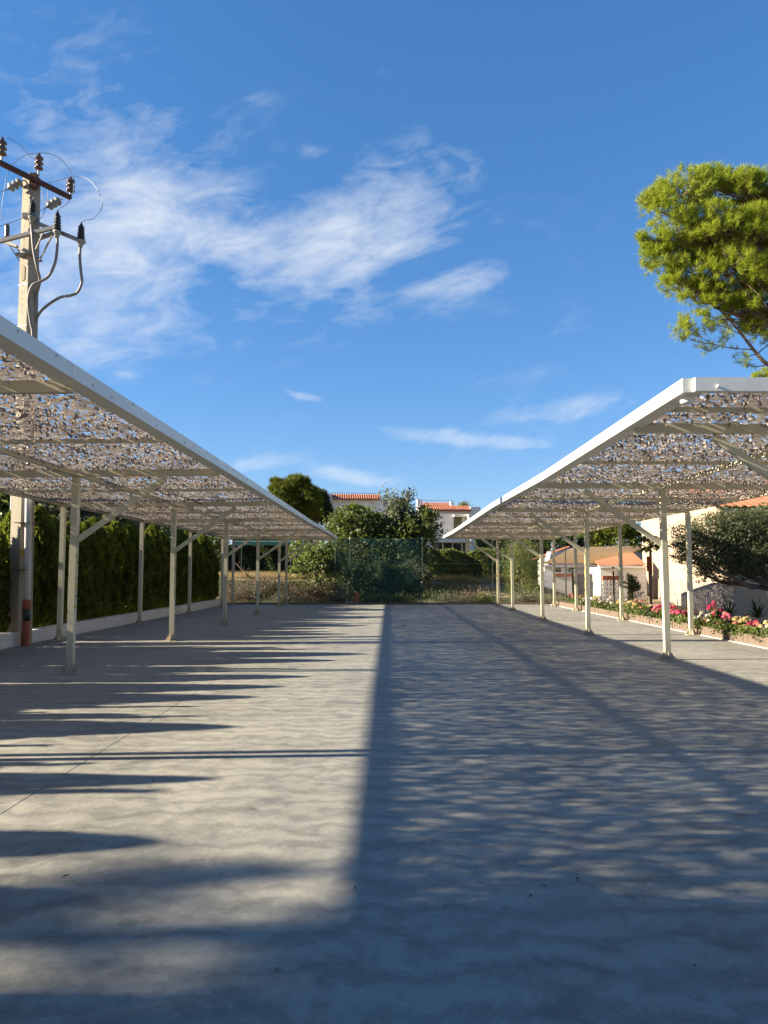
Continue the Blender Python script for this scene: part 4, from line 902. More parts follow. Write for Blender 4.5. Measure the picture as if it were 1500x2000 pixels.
def grass():
    rng = np.random.default_rng(15)
    def blades(n, x0, x1, y0, y1, h, name, leaf, label):
        X = rng.uniform(x0, x1, n); Y = rng.uniform(y0, y1, n); cl = np.sin(X*2.1)+np.sin(Y*2.7+X)+rng.normal(size=n)*.8; k = cl > -.4; X, Y = X[k], Y[k]; n = len(X)
        Z = tz(X, Y)-.02; B = np.stack([X, Y, Z], 1); d = np.stack([rng.normal(size=n)*.35, rng.normal(size=n)*.35, np.ones(n)], 1)*(h*rng.uniform(.4, 1.3, n))[:, None]
        s = rng.normal(size=(n, 3)); s[:, 2] = 0; s /= np.linalg.norm(s, axis=1)[:, None]; V = np.empty((n, 3, 3)); V[:, 0] = B+s*.008; V[:, 1] = B-s*.008; V[:, 2] = B+d
        tag(np_mesh(name, V.reshape(-1, 3), 3, np.arange(n*3), leaf), label, 'grass', kind='stuff')
    blades(36000, -13, -2.2, 44.2, 49.6, .42, 'dry_grass', L_STRAW, 'dry straw coloured grass on the bank beyond the fence')
    blades(26000, 1.5, 8.5, 41, 50.0, .3, 'field_grass', L_GRASSY, 'short rough grass before the clipped hedge and villa')
    blades(40000, -9, 9, 36.3, 41, .26, 'weeds', L_GREY, 'short grey green weeds along the fence foot')
grass()
back('shrub', 672, 760, 1092, 1176, 38.6, 'low dark bush behind the left part of the windbreak cloth', L_DARK, 9000, .13, 'shrub', 161, 6, trunk_r=.05)
back('shrub', 742, 834, 1100, 1176, 39.0, 'low dark bush behind the right part of the windbreak cloth', L_DARK, 9000, .13, 'shrub', 162, 6, trunk_r=.05)

# ------------------------------------------------------------------ fences
def wire_mesh(mb, a, b, z0, z1, dv=.1, dh=.2, r=.0022):
    a, b = Vector(a), Vector(b); L = (b-a).length; d = (b-a)/L
    for k in range(int(L/dv)+1): p = a+d*min(L, k*dv); mb.tube([(p.x, p.y, z0), (p.x, p.y, z1)], r, 3, False)
    for k in range(int((z1-z0)/dh)+1): z = z0+k*dh; mb.tube([(a.x, a.y, z), (b.x, b.y, z)], r, 3, False)
def far_fence():
    Y = 36.25; us = [432, 558, 655, 684, 825, 962, 1060]; zt = P(700, 1051, Y).z
    root = empty('mesh_fence', (0, Y, 0), 'green steel mesh fence across the far end of the lot', 'fence')
    xs = [P(u, 1100, Y).x for u in us]
    for x in xs: MB().lathe((x, Y, -.05), [(.022, 0), (.022, zt+.05), (.026, zt+.052), (.016, zt+.075)], 8).build('fence_post', M_GREENST, root)
    for i in range(len(xs)-1):
        for z in (zt-.03, P(700, 1101, Y).z): MB().tube([(xs[i]+.03, Y, z), (xs[i+1]-.03, Y, z)], .012, 5).build('rail', M_GREENST, root)
        mb = MB(); wire_mesh(mb, (xs[i]+.03, Y-.02, 0), (xs[i+1]-.03, Y-.02, 0), .05, zt-.05); o = mb.build('wire_panel', M_GREENST, root); o['kind'] = 'stuff'
    rng = np.random.default_rng(5)
    def cloth(x0, x1, z0, z1, label):
        nx, nz = 40, 14; V = []
        for j in range(nz+1):
            for i in range(nx+1):
                fx, fz = i/nx, j/nz; V.append((x0+(x1-x0)*fx, Y+.03+.03*math.sin(fx*17+fz*3)+.02*rng.normal()*.3, z0+(z1-z0)*fz + (.05*math.sin(fx*9) if j in (0,) else 0) - (.03*math.sin(fx*math.pi*3)**2 if j == nz else 0)))
        f = [(j*(nx+1)+i, j*(nx+1)+i+1, (j+1)*(nx+1)+i+1, (j+1)*(nx+1)+i) for j in range(nz) for i in range(nx)]
        o = MB().add(V, f).build('windbreak_cloth', M_CLOTH, root, True); o['label'] = label
    cloth(xs[2]+.05, xs[4]-.04, .12, zt-.02, 'dark green see-through windbreak cloth')
far_fence()
def edge_board():
    tag(MB().cbox(-7.6, 7.6, 35.80, 35.95, -.1, .07, .01).build('edge_kerb', M_EDGING), 'dark brown low edging at the far end of the concrete', 'edging')
edge_board()
def side_fence():
    root = empty('post_and_wire_fence', (8.6, 30, 0), 'black post and wire fence behind the far part of the flower bed', 'fence')
    pts = [(1104, 1068, 35.6), (1118, 1116, 34.2), (1198, 1114, 27.5)]
    px = []
    for u, v, Y in pts:
        p = P(u, v, Y); px.append(p); o = MB().lathe((p.x, p.y, -.05), [(.03, 0), (.03, p.z), (.034, p.z+.005), (.015, p.z+.03)], 8).build('fence_post', M_BLACKST, root)
        MB().lathe((p.x, p.y, 1.62), [(.04, 0), (.045, .03), (.04, .06)], 8).build('clamp', M_BLACKST, o)
    p0, p1, p2 = px
    for z in (.5, 1.05, 1.6): MB().tube([(p0.x, p0.y, z), (p1.x, p1.y, z), (p2.x, p2.y, z)], .006, 4).build('line_wire', M_BLACKST, root)
side_fence()
def cap():
    b = Pz(682, 1179); r = empty('round_lid', b, 'pale round lid lying at the far edge of the concrete', 'lid')
    MB().lathe((b.x, b.y-.1, .002), [(.22, 0), (.235, .03), (.2, .07), (.12, .09)], 18).build('dome', M_KERB, r, True)
    MB().lathe((b.x, b.y-.1, .001), [(.26, 0), (.26, .012)], 18).build('rim', M_KERB, r)
    b = P(697, 1178, 36.0); r = empty('terracotta_block', (b.x, b.y, 0), 'small stacked terracotta block standing behind the round lid', 'block')
    for k in range(3): MB().cbox(b.x-.11+.015*k, b.x+.11-.01*k, b.y-.02, b.y+.12, .0+.19*k, .185+.19*k, .015).build('brick', M_BRICK, r)
cap()

# ------------------------------------------------------------------ buildings
def ridged(mb, a, b, c, d, n, r, half=False):
    """clay tile courses: half-round ridges running from edge a-b up to d-c"""
    a, b, c, d = map(Vector, (a, b, c, d)); nrm = (b-a).cross(d-a).normalized(); k = n*6; V = []
    if nrm.z < 0: nrm = -nrm
    for j, (p, q) in enumerate(((a, b), (d, c))):
        for i in range(k+1): V.append(p.lerp(q, i/k) + nrm*(r*abs(math.sin(math.pi*i/6))))
    m = k+1; return mb.add(V, [(i, i+1, m+i+1, m+i) for i in range(k)])
def wall_box(name, mat, root, u0, u1, v0, v1, Y, th, zb=None):
    a, b = P(u0, v1, Y), P(u1, v0, Y); return MB().box(a.x, b.x, Y, Y+th, a.z if zb is None else zb, b.z).build(name, mat, root)
def villa():
    Y = 62; c = P(800, 1100, Y); root = empty('white_villa', (c.x, Y, 1.0), 'white two storey villa with tiled parapets beyond the trees', 'house', rz=R(5.5)); zb = .9
    # left block, set back
    wall_box('wall', M_WHITEWALL, root, 652, 790, 975, 1080, Y+2, 8, zb)
    wall_box('corner_pier', M_WHITEWALL, root, 644, 652, 965, 1080, Y+1.6, 1.0, zb)
    def parapet(u0, u1, v0, v1, Y, n):
        a, b = P(u0, v1, Y), P(u1, v0, Y); mb = MB(); dz = b.z-a.z
        ridged(mb, (a.x, Y-.25, a.z), (b.x, Y-.25, a.z), (b.x, Y+.6, b.z), (a.x, Y+.6, b.z), n, .09)
        for i in range(n):
            x = a.x+(b.x-a.x)*(i+.5)/n; mb.lathe((x, Y-.26, a.z-.02), [(.09, 0), (.09, .12)], 8, (0, 1, 0))
        o = mb.build('tile_parapet', M_TILE, root); o['kind'] = 'stuff'
    parapet(652, 748, 966, 976, Y+1.9, 22)
    a, b = P(654, 964, Y+2.6), P(740, 964, Y+2.6)
    o = MB().tube([a, b], .025, 5).build('roof_railing', M_GALV, root)
    for u in (654, 698, 738): p = P(u, 964, Y+2.6); MB().tube([p, p-Vector((0, 0, .55))], .02, 5).build('railing_post', M_GALV, o)
    # right block with balcony recess
    rx0, rx1, ry0, ry1 = 835, 893, 1003, 1048
    def seg(u0, u1, v0, v1, th=.35, mat=M_WHITEWALL, nm='wall', Yy=Y, zb=None): return wall_box(nm, mat, root, u0, u1, v0, v1, Yy, th, zb)
    seg(818, 833, 996, 1090, .5, zb=zb); seg(833.05, 921, 996, 1003, .5); seg(833.05, 845, 1052, 1090, .5, zb=zb)
    seg(833.05, 921, 1003.1, 1090, .4, Yy=Y+2.2, zb=zb)                       # back of the recess
    seg(921.05, 940, 989, 1090, 4.5, nm='corner_pier', Yy=Y-.3, zb=zb)
    seg(818, 940, 996.5, 1090, 6, Yy=Y+2.65, zb=zb)
    o = seg(892, 920.9, 1002.9, 1007, 1.0, nm='door_canopy', Yy=Y+1.1)
    w = seg(893, 907, 1007, 1040, .06, M_DARKWOOD, 'balcony_door', Y+2.13)
    MB().box(P(899.6, 0, Y+2.1).x, P(900.4, 0, Y+2.1).x, Y+2.09, Y+2.128, P(0, 1040, Y+2.1).z, P(0, 1007, Y+2.1).z).build('door_stile', M_BLACKST, w)
    s = seg(845.05, 921, 1052, 1057, 2.3, nm='balcony_slab', Yy=Y-.25)
    for v in (1037, 1041.5, 1046): a, b = P(838, v, Y-.1), P(921, v, Y-.1); MB().tube([a, b], .022, 5).build('balcony_rail', M_GALV, root)
    for u in (838, 866, 894, 919): a, b = P(u, 1036, Y-.1), P(u, 1052, Y-.1); MB().tube([a, b], .02, 5).build('baluster', M_GALV, root)
    w = seg(846, 919, 1060, 1080, .05, M_GLASS, 'recess_shade_panel', Y+2.13)  # dark sheet stands in for the shade of the lower recess
    for u in (864, 882, 900): MB().box(P(u, 0, Y+2.1).x-.04, P(u, 0, Y+2.1).x+.04, Y+2.09, Y+2.128, P(0, 1080, Y+2.1).z, P(0, 1060, Y+2.1).z).build('recess_panel_bar', M_WHITEWALL, w)  # bars added across the dark recess sheet
    parapet(820, 921, 987, 996, Y-.1, 24); parapet(828, 888, 981, 988, Y+2.5, 15)
    seg(817, 827, 975, 996, .7, nm='chimney', Yy=Y+.8); seg(886, 893, 978, 994, .6, nm='roof_pier', Yy=Y+2.0)
    a, b = P(826, 977, Y+3), P(890, 977, Y+3); MB().tube([a, b], .022, 5).build('roof_railing', M_GALV, root)
    r = np.random.default_rng(3); C = np.array(P(910, 986, Y+1)) + r.normal(size=(420, 3))*np.array([.22, .2, .16]); V = leaf_quads(r, C, np.tile([0, 0, 1.], (420, 1)), .13); np_mesh('roof_plant', V, 4, np.arange(len(V)), L_BRIGHT, root)['kind'] = 'stuff'
villa()
def awning():
    Y = 47; a, b = P(455, 1058, Y), P(572, 1050, Y); root = empty('garden_awning', ((a.x+b.x)/2, Y, 1), 'faded teal cloth awning over the dark hedge at the far left', 'awning')
    MB().add([(a.x, Y, a.z), (b.x, Y, a.z), (b.x, Y+2.4, b.z+.3), (a.x, Y+2.4, b.z+.3), (a.x, Y, a.z-.22), (b.x, Y, a.z-.22), (a.x, Y+2.4, b.z+.27), (b.x, Y+2.4, b.z+.27)],
             [(0, 1, 2, 3), (4, 5, 1, 0), (4, 6, 7, 5), (0, 3, 6, 4), (1, 5, 7, 2), (3, 2, 7, 6)]).build('cloth', M_TEAL, root)
    for x in (a.x+.1, b.x-.1):
        for y in (Y+.05, Y+2.3): MB().tube([(x, y, .9), (x, y, a.z-.02)], .03, 6).build('pole', M_GREENST, root)
awning()
def window(root, x0, x1, y, z0, z1):
    f = MB().box(x0, x1, y-.03, y+.02, z0, z1).build('window', M_DARKWOOD, root)
    MB().box(x0+.05, x1-.05, y-.036, y-.032, z0+.05, z1-.05).build('pane', M_GLASS, f); MB().box(x0-.05, x1+.05, y-.08, y, z0-.07, z0-.002).build('sill', M_WHITEWALL, f)
def sheds():
    # pale tiled shed, seen over the brush
    Y = 47.5; x0, x1 = P(1063, 1100, Y).x, P(1161, 1100, Y).x; ze = P(1100, 1104, Y).z; zr = 1.5+(1117-1071)/F*(Y+5); dp = 7.5
    root = empty('tiled_shed', ((x0+x1)/2, Y, 0), 'low white shed with a pale clay tile roof', 'shed')
    MB().box(x0, x1, Y, Y+.3, -.1, ze).build('wall', M_WHITEWALL, root)
    xr = x1+5.2
    MB().add([(x1, Y, -.1), (x1, Y, ze), (xr, Y+5, zr), (xr, Y+5, -.1), (x1-.25, Y+.02, -.1), (x1-.25, Y+.02, ze), (xr-.25, Y+5.02, zr), (xr-.25, Y+5.02, -.1)],
             [(3, 2, 1, 0), (4, 5, 6, 7), (0, 1, 5, 4), (1, 2, 6, 5), (2, 3, 7, 6)]).build('side_wall', M_WHITEWALL, root)
    MB().add([(x0, Y+.3, -.1), (x0, Y+.3, ze), (x0+1.4, Y+6, zr-.2), (x0+1.4, Y+6, -.1), (x0+.3, Y+.32, -.1), (x0+.3, Y+.32, ze), (x0+1.7, Y+6, zr-.2), (x0+1.7, Y+6, -.1)],
             [(0, 1, 2, 3), (7, 6, 5, 4), (1, 5, 6, 2)]).build('side_wall', M_WHITEWALL, root)
    mb = MB(); ridged(mb, (x0-.25, Y-.35, ze+.05), (x1+.15, Y-.35, ze+.05), (xr+.1, Y+5, zr+.12), (x0+3.0, Y+5, zr+.02), 26, .07); o = mb.build('tile_roof', M_TILEPALE, root)
    MB().box(x0-.2, x1+.1, Y-.30, Y-.002, ze-.10, ze+.02).build('eave_board', M_WHITEWALL, root)
    for u in (1090, 1117): x = P(u, 1113, Y).x; window(root, x-.17, x+.17, Y-.012, P(u, 1117, Y).z, P(u, 1110, Y).z)
    # blue-grey gable behind its left end
    Y2 = 50; root = empty('gabled_shed', (P(1100, 1090, Y2+3).x, Y2+3, 0), 'small shed with a shaded gable behind the pale tiled shed', 'shed')
    a, b, t = P(1050, 1094, Y2+2), P(1150, 1082, Y2+6), P(1112, 1070, Y2+4)
    MB().add([(a.x, a.y, -.1), (b.x, b.y, -.1), (b.x, b.y, b.z), (t.x, t.y, t.z), (a.x, a.y, a.z), (a.x+.3, a.y+.4, -.1), (b.x+.3, b.y+.4, -.1), (b.x+.3, b.y+.4, b.z), (t.x+.3, t.y+.4, t.z), (a.x+.3, a.y+.4, a.z)],
             [(0, 1, 2, 3, 4), (9, 8, 7, 6, 5), (4, 3, 8, 9), (3, 2, 7, 8), (0, 4, 9, 5), (1, 6, 7, 2)]).build('gable_wall', M_WHITEWALL, root)
    mb = MB(); ridged(mb, (a.x-.2, a.y-.2, a.z+.06), (a.x+.2, a.y+3.5, a.z+.06), (t.x+.2, t.y+3.5, t.z+.07), (t.x, t.y-.2, t.z+.07), 9, .06); mb.build('tile_roof', M_TILE, root)
    # red roofed annex
    Y = 43; x0, x1 = P(1172, 1100, Y).x, P(1262, 1100, Y).x; ze = P(1200, 1106, Y).z; zr = P(1230, 1090, Y+2).z
    root = empty('red_roofed_annex', ((x0+x1)/2, Y, 0), 'low white annex with a red tile roof beside the beige house', 'shed')
    MB().box(x0, x1, Y, Y+3, -.1, ze-.06).build('wall', M_WHITEWALL, root); MB().box(x0-.12, x1, Y-.2, Y-.002, ze-.1, ze+.03).build('eave_gutter', M_WHITEPL, root)
    mb = MB(); ridged(mb, (x0-.15, Y-.25, ze+.04), (x1, Y-.25, ze+.04), (x1, Y+2.2, zr+.28), (x0+.3, Y+2.2, ze+.3), 20, .06); mb.build('tile_roof', M_TILE, root)
    x = P(1211, 1117, Y).x; window(root, x-.1, x+.1, Y-.012, P(1211, 1121, Y).z, P(1211, 1114, Y).z)
    dx0, dx1 = P(1226, 1150, Y).x, P(1236, 1150, Y).x; d = MB().box(dx0, dx1, Y-.05, Y+.01, 0, P(1230, 1122, Y).z).build('door', M_DARKWOOD, root)
    MB().lathe((dx0+.06, Y-.05, .95), [(.02, 0), (.025, .03)], 8, (0, -1, 0)).build('handle', M_GALV, d)
    # yard wall with brick coping, sheet-metal gate leaves
    Y = 44.5; root = empty('yard_gate', (P(1120, 1150, Y).x, Y, 0), 'grey sheet metal yard gate between brick topped piers', 'gate')
    for (u0, u1) in ((1083, 1105), (1106.2, 1119)):
        a, b = P(u0, 1130, Y), P(u1, 1130, Y); z1 = P(1100, 1122, Y).z
        MB().box(a.x, b.x, Y, Y+.35, -.1, z1-.12).build('pier', M_KERB, root); MB().box(a.x-.03, b.x+.03, Y-.04, Y+.39, z1-.118, z1+.04).build('brick_coping', M_BRICK, root)
    for (u0, u1) in ((1120, 1139.6), (1140.4, 1160)):
        a, b = P(u0, 1130, Y), P(u1, 1130, Y); z1 = P(1100, 1122, Y).z; g = MB().box(a.x, b.x, Y+.1, Y+.14, .05, z1).build('gate_leaf', M_GREYMETAL, root)
        mb = MB()
        for k in range(6): x = a.x+(b.x-a.x)*(k+.5)/6; mb.box(x-.012, x+.012, Y+.085, Y+.098, .08, z1-.03)
        mb.build('rib', M_GREYMETAL, g)
        MB().box(a.x, b.x, Y+.07, Y+.17, z1+.002, z1+.06).build('top_rail', M_BRICK, g)
    a, b = P(1058, 1150, Y+1.5), P(1083, 1150, Y+1.5); tag(MB().box(a.x, b.x, Y+1.5, Y+1.75, -.1, P(1070, 1118, Y+1.5).z).build('garden_wall', M_WHITEWALL), 'white garden wall dappled by shade left of the yard gate', 'wall')
    # openwork block wall
    Y = 36.5; x0, x1 = P(1179, 1150, Y).x, P(1217, 1150, Y).x; z1 = P(1200, 1128, Y).z; root = empty('breeze_block_wall', ((x0+x1)/2, Y, 0), 'low white breeze block screen with a brick coping', 'wall')
    n = 6; hh = (z1-.1)/n; cols = 5; cw = (x1-x0)/cols
    for k in range(n):
        MB().box(x0, x1, Y, Y+.15, k*hh-.02, k*hh+hh*.34).build('block_course', M_WHITEWALL, root)
        for q in range(cols+1): MB().box(x0+cw*q-.03, x0+cw*q+.03, Y+.03, Y+.12, k*hh+hh*.345, (k+1)*hh-.023).build('block_web', M_KERB, root)
    MB().box(x0-.03, x1+.03, Y-.03, Y+.18, n*hh-.018, z1+.08).build('brick_coping', M_BRICK, root)
sheds()
def beige_house():
    A, B = Vector((11.75, 27.2, 0)), Vector((16.4, 50, 0)); root = empty('beige_house', (12, 27.2, 0), 'peach rendered house with a terracotta roof behind the olive tree', 'house')
    d = (B-A).normalized(); n = Vector((-d.y, d.x, 0))         # n points towards the lot
    L = (B-A).length; zA, zB, zP = 3.72, 3.6, 5.6; th = .3
    def side(p, z): q = A+d*p; return Vector((q.x, q.y, z))
    o = -n*th
    zB, zP = 5.0, 5.7; pk = .42; ring = [side(0, -.1), side(L, -.1), side(L, zB), side(L*pk, zP), side(0, zA)]
    MB().add(ring + [p+o for p in ring], [(4, 3, 2, 1, 0), (5, 6, 7, 8, 9)] + [(i, (i+1) % 5, (i+1) % 5+5, i+5) for i in range(5)]).build('gable_wall', M_PEACH, root)
    MB().box(A.x+.31, 26, A.y+.02, A.y+.32, -.1, 3.6).build('front_wall', M_PEACH, root)
    MB().add([(26, A.y, -.1), (26, 52, -.1), (26, 52, 3.6), (26, A.y, 3.6)], [(0, 1, 2, 3)]).build('rear_wall', M_PEACH, root)
    # stone clad base, in slabs with open joints
    k = 5; seg = 17.5/k
    for i in range(k):
        a, b = side(i*seg+.006, 0)+n*.004, side((i+1)*seg-.006, 0)+n*.004; t = n*.05; z = 1.10
        q = [a, b, b+t, a+t]; MB().add([(p.x, p.y, -.1) for p in q] + [(p.x, p.y, z) for p in q], [(3, 2, 1, 0), (4, 5, 6, 7), (0, 1, 5, 4), (1, 2, 6, 5), (2, 3, 7, 6), (3, 0, 4, 7)]).build('stone_cladding', M_FLAG, root)
    # roof: slopes down to the front eave
    mid = side(L*pk, zP); e = n*.35
    mb = MB(); a = side(-.5, zA+.02)+e; c = mid+e+Vector((0, 0, .12)); ridged(mb, (a.x, a.y, a.z), (a.x+14, a.y-.0, a.z), (c.x+14, c.y, c.z), (c.x, c.y, c.z), 46, .075); o = mb.build('tile_roof', M_TILE, root)
    mb = MB(); b = side(L+.5, zB+.02)+e; ridged(mb, (b.x+14, b.y, b.z), (b.x, b.y, b.z), (c.x, c.y, c.z+.003), (c.x+14, c.y, c.z+.003), 46, .075); mb.build('tile_roof', M_TILE, root)
    MB().box(A.x-.1, 26, A.y-.42, A.y-.36, 3.56, 3.68).build('gutter', M_GALV, root)
beige_house()
# ------------------------------------------------------------------ flower bed
def bed():
    V = []; ny, nx = 60, 6; r = np.random.default_rng(8)
    for j in range(ny+1):
        for i in range(nx+1): V.append((7.55+2.6*i/nx, 12.0+23.8*j/ny, .10+.05*r.random()))
    o = MB().add(V, [(j*(nx+1)+i, j*(nx+1)+i+1, (j+1)*(nx+1)+i+1, (j+1)*(nx+1)+i) for j in range(ny) for i in range(nx)]).build('flower_bed', M_SOIL, None, True); tag(o, kind='structure')
    root = empty('bed_edging', (7.5, 20, 0), 'row of brown cast stone edging blocks along the flower bed', 'edging'); y = 12.0; rng = random.Random(6)
    while y < 35.2:
        L = .60
        if not 15.75 < y < 16.1:
            x = 7.47+rng.uniform(-.012, .012); h = .21+rng.uniform(-.01, .01); mb = MB(); n = 5
            for k in range(n): mb.cbox(x-.045, x+.045, y+.006+(L-.012)*k/n, y+.006+(L-.012)*(k+1)/n-.004, -.02, h-.012*(k % 2), .014)
            mb.build('edging_block', M_EDGING, root)
        y += L
    tag(MB().cbox(7.38, 7.66, 12.0, 35.6, -.1, .012, .006).build('bed_footing', M_KERB), 'thin pale concrete strip under the bed edging', 'edging')
bed()
def flower(u, v, Y, h, w, cols, label, nb=26, seed=1, stems=16):
    b = P(u, v, Y); x = max(b.x, 7.62); rng = np.random.default_rng(seed); root = empty('flower_plant', (x, Y, .1), label, 'flower plant', 'plants in the flower bed'); mb = MB(); tips = []
    for _ in range(stems):
        a = rng.random()*6.3; q = w*rng.uniform(.1, .5); t = Vector((x+math.cos(a)*q, Y+math.sin(a)*q, .12+h*rng.uniform(.55, 1))); limb(mb, (x+rng.normal()*.03, Y+rng.normal()*.03, .08), t, .007, .004, rng, 3, .06, 4); tips.append(np.array(t))
    mb.build('stems', L_FIG, root); n = 420
    C = np.stack([x+rng.normal(size=n)*w*.30, Y+rng.normal(size=n)*w*.30, .12+h*.75*rng.random(n)], 1); V = leaf_quads(rng, C, np.tile([0, 0, 1.], (n, 1)), .075, .55, .7); np_mesh('leaves', V, 4, np.arange(len(V)), L_BRIGHT if seed % 2 else L_FIG, root)
    for ci, c in enumerate(cols):      # blooms: heads of five to seven petals
        P_ = []
        for k in range(nb//len(cols)):
            t = tips[rng.integers(len(tips))] + rng.normal(size=3)*np.array([.05, .05, .03]); m = 34; d = rng.normal(size=(m, 3)); d /= np.linalg.norm(d, axis=1)[:, None]; d[:, 2] = np.abs(d[:, 2]); P_.append((t + d*.045, d))
        C = np.concatenate([p for p, _ in P_]); Nn = np.concatenate([q for _, q in P_]); V = leaf_quads(rng, C, Nn, .05, .8, .35); np_mesh('blossoms', V, 4, np.arange(len(V)), c, root)
FL = [(1490, 1240, 15.6, .45, .5, [L_YELLOW, L_WHITE], 'yellow and white flowers at the photo\'s right edge beyond the edging gap'), (1465, 1238, 16.4, .42, .5, [L_ROSE, L_MAGENTA], 'pink flowers just before the gap in the bed edging'),
      (1440, 1228, 16.8, .45, .5, [L_YELLOW], 'pale yellow bloom mass right of the tall magenta stem'), (1416, 1222, 17.2, .5, .5, [L_YELLOW, L_ROSE], 'yellow and salmon flowers before the stone clad corner'),
      (1403, 1225, 17.6, .5, .5, [L_PINK, L_ROSE], 'bright pink flowers under the stone clad corner'), (1402, 1205, 18.8, .55, .3, [L_MAGENTA], 'magenta bloom spray near the house corner'),
      (1388, 1190, 18.2, .85, .18, [L_MAGENTA], 'tall dark magenta flower stalk left of the house corner'), (1372, 1222, 18.6, .45, .45, [L_PINK, L_WHITE], 'pink and white flowers right of the rear carport post'),
      (1358, 1222, 19.0, .42, .42, [L_WHITE], 'white flowers touching the right side of the rear carport post'), (1332, 1212, 19.9, .48, .45, [L_PINK, L_MAGENTA], 'pink flowers left of the rear carport post'),
      (1318, 1215, 20.5, .45, .4, [L_PINK], 'pale pink flowers midway between two carport posts'), (1305, 1198, 21.2, .65, .45, [L_MAGENTA, L_PINK], 'tall pink flowers just right of the front carport post'),
      (1268, 1212, 22.0, .5, .35, [L_PINK], 'single pink flower clump spilling over the edging left of the front post'), (1250, 1198, 23.4, .62, .7, [L_YELLOW, L_ROSE], 'big creamy yellow bush below the small umbrella tree'),
      (1238, 1195, 24.6, .6, .6, [L_YELLOW], 'creamy yellow flowers right of the second rear post'), (1212, 1188, 26.0, .55, .6, [L_WHITE, L_YELLOW], 'pale yellow flowers left of the second rear post'),
      (1185, 1185, 27.8, .5, .6, [L_WHITE], 'low white flowers in front of the breeze block screen'), (1165, 1182, 29.5, .5, .6, [L_WHITE, L_YELLOW], 'whitish flowers in front of the sheet metal gate'),
      (1150, 1180, 31.0, .45, .6, [L_WHITE], 'small white flowers beside the third front post'), (1133, 1175, 33.0, .6, .8, [L_ROSE], 'salmon pink flower mound at the far end of the bed'), (1122, 1176, 34.4, .55, .7, [L_ROSE, L_PINK], 'pink flower mound nearest the far fence corner')]
for i, (u, v, Y, h, w, cols, lb) in enumerate(FL): flower(u, v, Y, h*.8, w, cols, lb, 7 if 'tall dark' in lb or 'spray' in lb else 13, 300+i)
back('shrub', 1222, 1252, 1118, 1190, 26.5, 'slender green shrub against the left edge of the beige house', L_FIG, 1500, .07, 'shrub', 81, 4, trunk_r=.02, zbase=.08)
def agave(u, v, Y, r, label, seed):
    b = P(u, v, Y); rng = np.random.default_rng(seed); root = empty('spiky_yucca', (b.x, Y, .1), label, 'yucca'); mb = MB()
    mb.build  # leaves follow, each a tapering blade
    n = 42
    for k in range(n):
        a = rng.random()*6.3; e = rng.uniform(.1, 1.35); L = r*rng.uniform(.75, 1.1); d = Vector((math.cos(a)*math.cos(e), math.sin(a)*math.cos(e), math.sin(e))); s = Vector((-math.sin(a), math.cos(a), 0))*.018; c = Vector((b.x, Y, .22)); m = c+d*L*.55+Vector((0, 0, .02)); t = c+d*L-Vector((0, 0, .04))
        MB().add([c-s, c+s, m+s*.9, t, m-s*.9], [(0, 1, 2, 4), (4, 2, 3)]).build('leaf', L_DARK, root)
agave(1480, 1208, 21.5, .62, 'spiky dark yucca in the bed at the right edge', 91); agave(1425, 1200, 22.5, .55, 'spiky dark yucca left of the other, before the house corner', 92)
def olive():
    Y = 21.5; L = [lob(1345, 1050, 36, Y, .8), lob(1335, 1085, 24, Y, .7), lob(1385, 1035, 45, Y, .75), lob(1385, 1080, 50, Y, .8), lob(1430, 1025, 48, Y, .75), lob(1440, 1070, 55, Y, .85), lob(1490, 1020, 48, Y, .75), lob(1490, 1075, 55, Y, .8),
                    lob(1375, 1122, 20, Y, .8), lob(1450, 1115, 28, Y, .6), lob(1540, 1040, 60, Y), lob(1580, 1080, 60, Y), lob(1410, 1095, 40, Y, .8)]
    b = P(1560, 1190, Y); broad_tree('olive_tree', (b.x, Y, .08), L, 'spreading dark olive tree in the bed in front of the beige house', 'olive tree', L_OLIVEF, 42000, .085, .28, .16, seed=83, clump=.17, per=24, twigs=130, trunk_top=P(1535, 1140, Y), shell=.4)
L_OLIVEF = leafm('olive tree leaves', [(.024, .032, .014), (.048, .06, .026), (.085, .098, .045), (.14, .145, .085)], .25, (.2, .25, .06), .35)
olive()
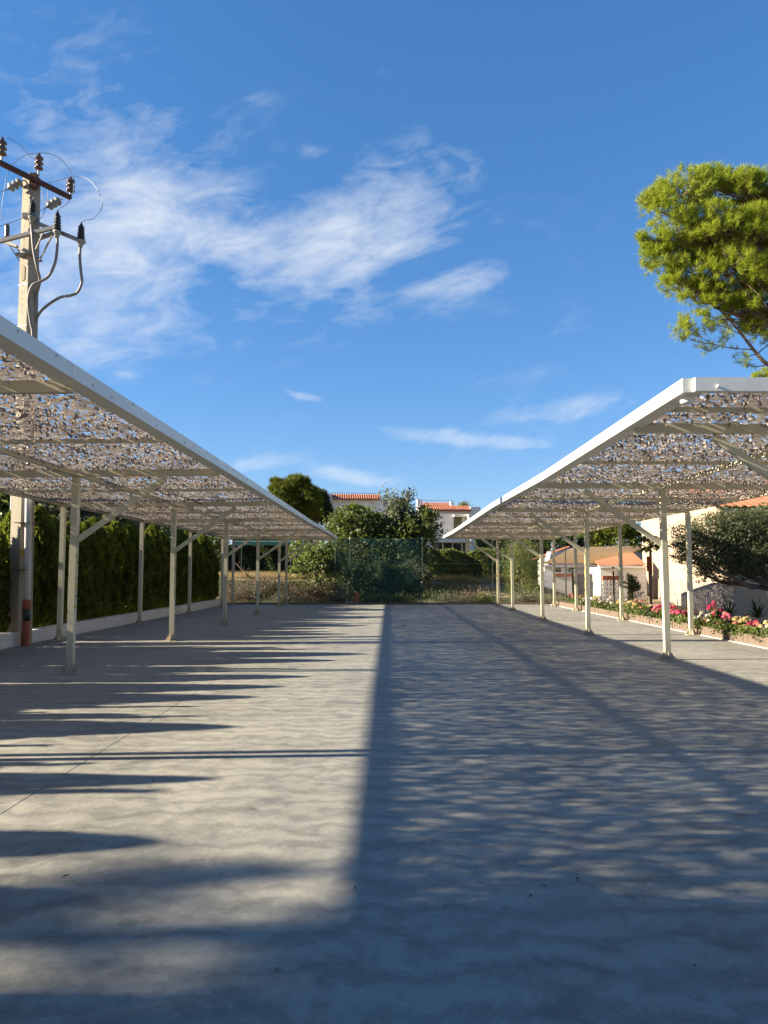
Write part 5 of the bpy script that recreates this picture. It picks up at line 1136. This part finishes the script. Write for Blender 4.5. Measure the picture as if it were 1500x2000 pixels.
def umbrella_tree():
    Y = 23.5; b = P(1272, 1195, Y); rng = np.random.default_rng(17); root = empty('umbrella_leaf_tree', (b.x, Y, .1), 'small slender tree with drooping hand shaped leaves behind the front post', 'tree')
    top = P(1270, 1062, Y); mb = MB(); pts = [Vector((b.x, Y, 0)), Vector((b.x-.02, Y, .8)), Vector((b.x+.02, Y, 1.5)), top]; mb.tube(pts, [.06, .05, .045, .035], 8); mb.build('trunk', M_BARK, root, True)
    V = []; F_ = []; mb2 = MB()
    for k in range(26):
        a = rng.random()*6.3; e = rng.uniform(-.1, 1.1); d = Vector((math.cos(a)*math.cos(e), math.sin(a)*math.cos(e), math.sin(e))); c = top + Vector((0, 0, -.1)); hub = c + d*rng.uniform(.25, .5); mb2.tube([c, hub], .006, 4)
        for j in range(7):
            aa = 2*math.pi*j/7+rng.random()*.3; s = Vector((math.cos(aa), math.sin(aa), -.55)); L = .27*rng.uniform(.8, 1.2); w = Vector((-math.sin(aa), math.cos(aa), 0))*.045; i = len(V)
            V += [hub, hub+s*L*.45+w+Vector((0, 0, .03)), hub+s*L, hub+s*L*.45-w+Vector((0, 0, .03))]; F_.append((i, i+1, i+2, i+3))
    MB().add(V, F_).build('crown', L_FIG, root); mb2.build('leaf_stalks', L_FIG, root)
    s = P(1268, 1102, Y-.12); r = empty('red_board', (s.x, s.y, s.z-.3), 'upright red board fixed to the slender tree trunk on a pale stake', 'board')
    MB().cbox(s.x-.075, s.x+.075, s.y-.015, s.y+.015, s.z-.22, s.z+.24, .005).build('panel', M_ORANGE, r); MB().box(s.x-.02, s.x+.02, s.y+.016, s.y+.05, .05, s.z+.1).build('stake', M_DEADTWIG, r)
umbrella_tree()
# ------------------------------------------------------------------ leaf litter
def litter():
    me = MB().add([(-.035, 0, .004), (0, .016, .012), (.04, .003, .006), (.004, -.017, .010)], [(0, 1, 2, 3)]); rng = random.Random(2)
    spots = [(128, 1713, 'reddish dry leaf lying alone in the near left shade'), (693, 1736, 'curled dry leaf at the edge of the right hand shade'), (1036, 1752, 'dark dry leaf right of centre in the foreground, lower of a pair'), (1063, 1731, 'dark dry leaf right of centre in the foreground, upper of a pair'),
             (1128, 1718, 'dry leaf right of the pair of leaves'), (1357, 1888, 'tiny leaf near the lower right of the photo'), (235, 1808, 'small leaf in the lower left shade'), (540, 1897, 'small leaf low in the middle of the photo'), (300, 1526, 'tiny leaf in a cypress shadow on the left')]
    for i, (u, v, lb) in enumerate(spots):
        p = Pz(u, v); m = D.meshes.new('dry_leaf'); s = rng.uniform(.3, .55); m.from_pydata([(a*s, b*s, c*s) for a, b, c in me.v], [], me.f); m.materials.append(M_LITTER); o = link('dry_leaf', m, None); o.location = (p.x, p.y, .003); o.rotation_euler = (rng.uniform(-.2, .2), rng.uniform(-.2, .2), rng.uniform(0, 6)); tag(o, lb, 'leaf', 'dry leaves on the concrete')
M_LITTER = surf('dry leaf', (.06, .03, .02), (.13, .06, .035), 30, .8, 0)
litter()
